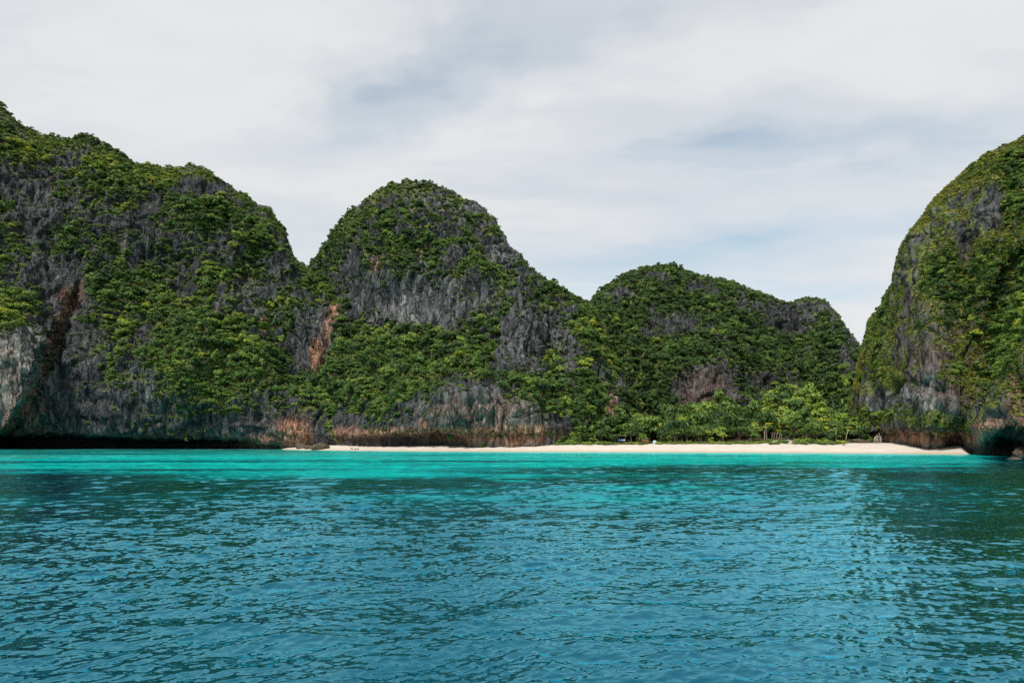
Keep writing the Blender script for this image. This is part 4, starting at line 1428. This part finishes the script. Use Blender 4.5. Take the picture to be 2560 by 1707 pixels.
# the bright green hedge-like bushes at the left end and the round bush by the driftwood hut
for px, ds, w, hh, tint, lab in [(1398, 4, 3.6, 4.2, 0.60, 'tall bright green bush left at the end of the beach'),
                                 (1424, 3.5, 3.4, 3.2, 0.64, 'bright green bush, middle of the three tall ones on the left beach end'),
                                 (1440, 5, 3.0, 4.4, 0.58, 'bright green bush, tallest of the three on the left beach end'),
                                 (2170, 6, 2.6, 3.0, 0.56, 'round bright green bush beside the driftwood hut'),
                                 (1612, 3, 2.6, 5.4, 0.62, 'upright bright green bush behind the brown board')]:
    p = spot(px, veg_s(px) + ds)
    t = thing('leafy_bush', lab, 'bush', tuple(p), random.uniform(0, 6.28))
    c = obj('foliage', leaf_mesh('foliage', 'shrub', 500 + int(px), 150, 0.10, 0.4), t)
    c.scale = (w, w, hh)
    c['tint'] = tint


def flat_tree(px, ds, h, tiers, tint, label, lean=0.0, stems=1):
    """slim pale stems with flat plates of leaves"""
    p = spot(px, veg_s(px) + ds)
    t = thing('flat_topped_tree', label, 'tree', tuple(p), 0.0)
    mb = MB()
    top = None
    for k in range(stems):
        o = (k - (stems - 1) / 2) * 0.9
        e = (lean + o * 0.6, 0.2 * k, h * (1 - 0.12 * k))
        mb.tube([(o, 0, -0.4), (o * 0.7 + lean * 0.25, 0, h * 0.45), e], [0.14, 0.11, 0.06], 6)
        for (dx, dz, w, th) in tiers:
            mb.tube([(o * 0.7 + lean * 0.4, 0, h * 0.55), (dx * 0.6 + lean, 0, dz - 0.2)], [0.07, 0.03], 4)
    obj('trunk', mb.mesh('trunk', M_PALE_BARK, True), t)
    r = np.random.default_rng(int(px))
    lob = []
    for (dx, dz, w, th) in tiers:
        for k in range(5):
            a = r.uniform(0, 6.28)
            d = r.uniform(0, 0.55) * w
            lob.append((lean + dx + math.cos(a) * d, math.sin(a) * d * 0.8, dz + r.uniform(-0.1, 0.1), w * 0.5, w * 0.5, th))
    v, f, a = leaf_cloud(r, lob, 45, 0.22, 0.65)
    c = obj('crown', mesh_from('crown', v, f, {'leafv': a}, False, (M_LEAF,)), t)
    c['tint'] = tint


flat_tree(1914, 2.0, 6.6, [(-0.6, 5.2, 2.3, 0.28), (0.9, 6.5, 1.7, 0.25), (0.6, 5.8, 1.4, 0.22)], 0.93,
          'bright yellow tree with two flat leaf plates and pale stems', 0.2, 2)
flat_tree(2114, 2.5, 5.0, [(0.5, 5.2, 1.7, 0.22)], 0.90, 'thin pale leaning tree with a small yellowish flat crown', 1.0, 1)
flat_tree(2090, 4.0, 6.4, [(0.0, 6.0, 2.4, 0.25), (0.6, 6.8, 1.5, 0.22)], 0.74, 'flat topped light green tree left of the pale leaning tree', 0.2, 1)
# bare saplings in the gap right of the yellow tree
for k, (px, hgt) in enumerate([(1929, 3.4), (1935, 3.0), (1941, 3.5), (1947, 3.1), (1953, 2.7)]):
    p = spot(px, veg_s(px) + 4.5 + 0.5 * k)
    mb = MB()
    ln = random.uniform(0.2, 0.8)
    mb.tube([(0, 0, -0.3), (ln * 0.3, 0, hgt * 0.5), (ln, 0, hgt)], [0.09, 0.075, 0.05], 5)
    mb.tube([(ln * 0.4, 0, hgt * 0.6), (ln * 0.2 - 0.4, 0, hgt * 0.95)], [0.05, 0.03], 4)
    o = obj('bare_sapling', mb.mesh('bare_sapling', M_PALE_BARK, True), loc=tuple(p), category='sapling',
            label='%s pale bare sapling stem right of the yellow tree' % ('first', 'second', 'third', 'fourth', 'fifth')[k], group='bare stems')
# slender palm on the left part of the beach
p = spot(1447, veg_s(1447) - 0.5)
t = thing('slender_palm', 'slender single stemmed palm sapling in front of the tall bushes', 'palm', tuple(p))
mb = MB()
mb.tube([(0, 0, -0.3), (0.05, 0, 2), (0.0, 0, 4.4)], [0.07, 0.055, 0.045], 6)
obj('trunk', mb.mesh('trunk', M_BARK, True), t)
c = obj('leaf_head', PANDAN_HEADS[1], t, loc=(0, 0, 4.0))
c.scale = (1.3, 1.3, 1.0)
c['tint'] = 0.72


# ---- rocks
def boulder(name, label, px, s, size, seed, sink=0.3, mat=M_BOULDER, z=None):
    sub = 5 if size[0] > 3 else 3
    p = spot(px, s)
    if z is not None:
        p[2] = z
    bm = bmesh.new()
    bmesh.ops.create_icosphere(bm, subdivisions=sub, radius=1.0)
    me = bpy.data.meshes.new(name)
    bm.to_mesh(me)
    bm.free()
    v = np.empty(len(me.vertices) * 3, np.float32)
    me.vertices.foreach_get('co', v)
    v = v.reshape(-1, 3).astype(float)
    d = 1 + 0.30 * fbm(v * 0.9 + seed, 2, seed) + 0.16 * fbm(v * 2.4 + seed, 4, seed + 3, ridged=True) * 0.6
    st = perlin(np.stack([v[:, 0] * .4, v[:, 1] * .4, v[:, 2] * 4.5 + v[:, 0]], -1), seed + 6)
    v = v * (d + 0.07 * st)[:, None] * np.array(size) / 2
    v[:, 2] += size[2] * (0.5 - sink)
    me.vertices.foreach_set('co', v.astype(np.float32).ravel())
    me.polygons.foreach_set('use_smooth', [True] * len(me.polygons))
    me.materials.append(mat)
    me.update()
    return obj(name, me, loc=tuple(p), label=label, category='rock')


boulder('boulder', 'large brown boulder lying at the left end of the sand by the water', 800, 3.5, (6.4, 4.2, 3.2), 3, 0.28)
boulder('boulder', 'rugged brown rock leaning at the foot of the orange wall', 752, 6.0, (4.2, 3.2, 3.0), 9, 0.3)
boulder('boulder', 'low flat rock between the orange wall and the large boulder', 775, 5.0, (4.0, 3.0, 1.8), 14, 0.3)
boulder('boulder', 'tan rock in the water at the right edge of the picture', 2556, -6.5, (4.2, 3.0, 3.4), 21, 0.35, z=-0.2)
boulder('boulder', 'small dark rock just breaking the water near the right cliff', 2536, -34, (2.4, 1.6, 0.9), 25, 0.4, z=-0.1)
for k, (px, s, w, lab) in enumerate([(880, 4.0, 1.1, 'small tan stone, left of the three lying on the narrow sand'),
                                     (888, 3.4, 0.8, 'small tan stone, middle of the three lying on the narrow sand'),
                                     (894, 3.6, 0.9, 'small tan stone, right of the three lying on the narrow sand'),
                                     (2110, 14.0, 0.8, 'lone dark stone on the open sand below the pale leaning tree')]):
    boulder('beach_stone', lab, px, s, (w, w * 0.8, w * 0.5), 31 + k, 0.3)


# ---- shelter with flat roof and blue banner
p = spot(1553, veg_s(1553) + 2.0)
t = thing('beach_shelter', 'dark open shelter with flat tan roof and a blue banner among the screw pines', 'shelter', tuple(p))
for x in (-1.4, 1.4):
    for y in (-0.9, 0.9):
        mb = MB()
        mb.box((x, y, 1.4), (0.14, 0.14, 3.0))
        obj('post', mb.mesh('post', M_BARK), t)
mb = MB(); mb.box((0, 0, 3.02), (3.3, 2.5, 0.22), jit=0.02); obj('roof', mb.mesh('roof', M_ROOF), t)
mb = MB(); mb.box((0, 0.98, 1.4), (2.8, 0.08, 2.9)); obj('back_wall', mb.mesh('back_wall', M_DARK), t)
mb = MB()
for x in (-1.46, 1.46):
    mb.box((x * 1.01, 0.15, 1.2), (0.07, 1.5, 2.3))
obj('side_wall', mb.mesh('side_wall', M_DARK), t)
mb = MB(); mb.box((0, -0.85, 0.55), (2.7, 0.10, 1.1)); obj('counter', mb.mesh('counter', M_DARK), t)
mb = MB(); mb.box((-0.1, -0.97, 1.38), (2.2, 0.05, 0.5)); obj('banner', mb.mesh('banner', M_BLUE), t, label='blue banner across the opening')
mb = MB(); mb.box((0.95, -1.02, 1.36), (0.42, 0.05, 0.42)); obj('banner_end', mb.mesh('banner_end', M_WHITE), t)

# ---- brown board of planks
p = spot(1613, veg_s(1613) + 1.0)
t = thing('wooden_board', 'brown plank board standing in the bushes right of the shelter', 'board', tuple(p))
for x in (-1.05, 1.05):
    mb = MB(); mb.box((x, 0.1, 0.6), (0.12, 0.1, 2.0)); obj('post', mb.mesh('post', M_BARK), t)
mb = MB(); mb.box((0, 0, 0), (2.45, 0.06, 0.2)); pm = mb.mesh('plank', M_PLANK)
for k in range(5):
    obj('plank', pm, t, loc=(random.uniform(-0.04, 0.04), 0, 0.65 + 0.225 * k))

# ---- pale blue notice board
p = spot(1637, veg_s(1637) + 0.2)
t = thing('notice_board', 'small pale blue board on legs at the gap in the bushes', 'notice board', tuple(p), R(-8))
mb = MB(); mb.box((-0.1, 0, 0.75), (0.95, 0.08, 1.0)); obj('panel', mb.mesh('panel', M_PALEBLUE), t)
mb = MB(); mb.box((0.58, 0.12, 0.72), (0.34, 0.06, 0.55)); obj('side_panel', mb.mesh('side_panel', M_PALEBLUE), t)
for x in (-0.5, 0.32, 0.62):
    mb = MB(); mb.box((x, 0.09, 0.45), (0.07, 0.07, 1.3)); obj('leg', mb.mesh('leg', M_BARK), t)

# ---- low plank platform
p = spot(2156, 23.5)
t = thing('plank_platform', 'low weathered wooden platform at the right end of the beach', 'platform', tuple(p), R(-6))
mb = MB(); mb.box((0, 0, 0), (4.0, 0.26, 0.10)); pm = mb.mesh('plank', M_DRIFT)
for k in range(6):
    obj('plank', pm, t, loc=(random.uniform(-0.12, 0.12), -0.8 + 0.31 * k, 0.80))
mb = MB(); mb.tube([(0, 0, -0.4), (0, 0, 0.75)], [0.11, 0.10], 6); pm = mb.mesh('leg', M_BARK)
for x in (-1.8, -0.9, 0, 0.9, 1.8):
    for y in (-0.8, 0.7):
        obj('leg', pm, t, loc=(x, y, 0))
mb = MB(); mb.box((0.2, -1.02, 0.42), (3.4, 0.06, 0.2)); obj('side_board', mb.mesh('side_board', M_PLANK), t)
mb = MB(); mb.tube([(-2, 0, 0.1), (0, 0.1, 0.14), (2.1, 0, 0.1)], [0.17, 0.15, 0.12], 7)
obj('driftwood_log', mb.mesh('driftwood_log', M_DRIFT, True), loc=tuple(spot(2146, 26.5) + np.array([0, 0, 0.9])), category='log',
    label='grey log lying behind the low platform')

# ---- hut of upright driftwood
p = spot(2195, 24.5)
t = thing('driftwood_hut', 'small hut of pale upright driftwood beside the undercut rock', 'hut', tuple(p))
for k in range(15):
    a = 2 * math.pi * k / 15
    hgt = random.uniform(1.9, 2.4)
    mb = MB()
    x, y = math.cos(a) * 1.05, math.sin(a) * 0.85
    if abs(a - 1.5 * math.pi) < 0.25:
        continue
    mb.tube([(x * 1.08, y * 1.08, -0.3), (x * 1.05, y * 1.05, hgt * 0.6), (x * 0.72, y * 0.72, hgt)], [0.19, 0.17, 0.12], 6)
    obj('upright_log', mb.mesh('upright_log', M_DRIFT, True), t)
for x, hh in ((-0.35, 2.9), (0.42, 3.4)):
    mb = MB(); mb.tube([(x, 0, 0.4), (x, 0, hh)], [0.12, 0.08], 6)
    obj('pole', mb.mesh('pole', M_DRIFT, True), t)
mb = MB(); mb.tube([(-0.9, -0.7, 2.05), (0.9, -0.7, 2.1)], [0.11, 0.11], 6)
obj('crossbeam', mb.mesh('crossbeam', M_DRIFT, True), t)
mb = MB(); mb.box((0, 0.1, 1.0), (1.3, 0.9, 2.0)); obj('inner_wall', mb.mesh('inner_wall', M_BARK), t)

# ---- driftwood sticks on the eroded bank
for k in range(9):
    px = 1945 + 9.5 * k
    p = spot(px, veg_s(px) - random.uniform(0.2, 2.0))
    a = random.uniform(0, 3.1)
    L = random.uniform(1.0, 2.4)
    mb = MB()
    mb.tube([(-math.cos(a) * L / 2, -math.sin(a) * L / 2, 0.05), (0, 0, 0.2), (math.cos(a) * L / 2, math.sin(a) * L / 2, random.uniform(0.1, 0.6))], [0.09, 0.08, 0.04], 5)
    obj('driftwood_stick', mb.mesh('driftwood_stick', M_DRIFT, True), loc=tuple(p), category='driftwood',
        label='bleached stick lying on the eroded sand bank', group='sticks on the sand bank')


# ------------------------------------------------------------------ look-alikes in one spot are told apart by their order
ORD = ['first', 'second', 'third', 'fourth', 'fifth', 'sixth', 'seventh', 'eighth', 'ninth', 'tenth', 'eleventh', 'twelfth']
same = {}
for o in list(COL.objects):
    if o.parent is None and 'category' in o and 'label' in o:
        same.setdefault(o['label'], []).append(o)
for lab, os_ in same.items():
    if 1 < len(os_) <= 12 and len(lab.split()) <= 13 - 0:
        os_.sort(key=lambda o: o.location.x / o.location.y)
        for k, o in enumerate(os_):
            o['label'] = lab + ', ' + ORD[k] + ' from left'
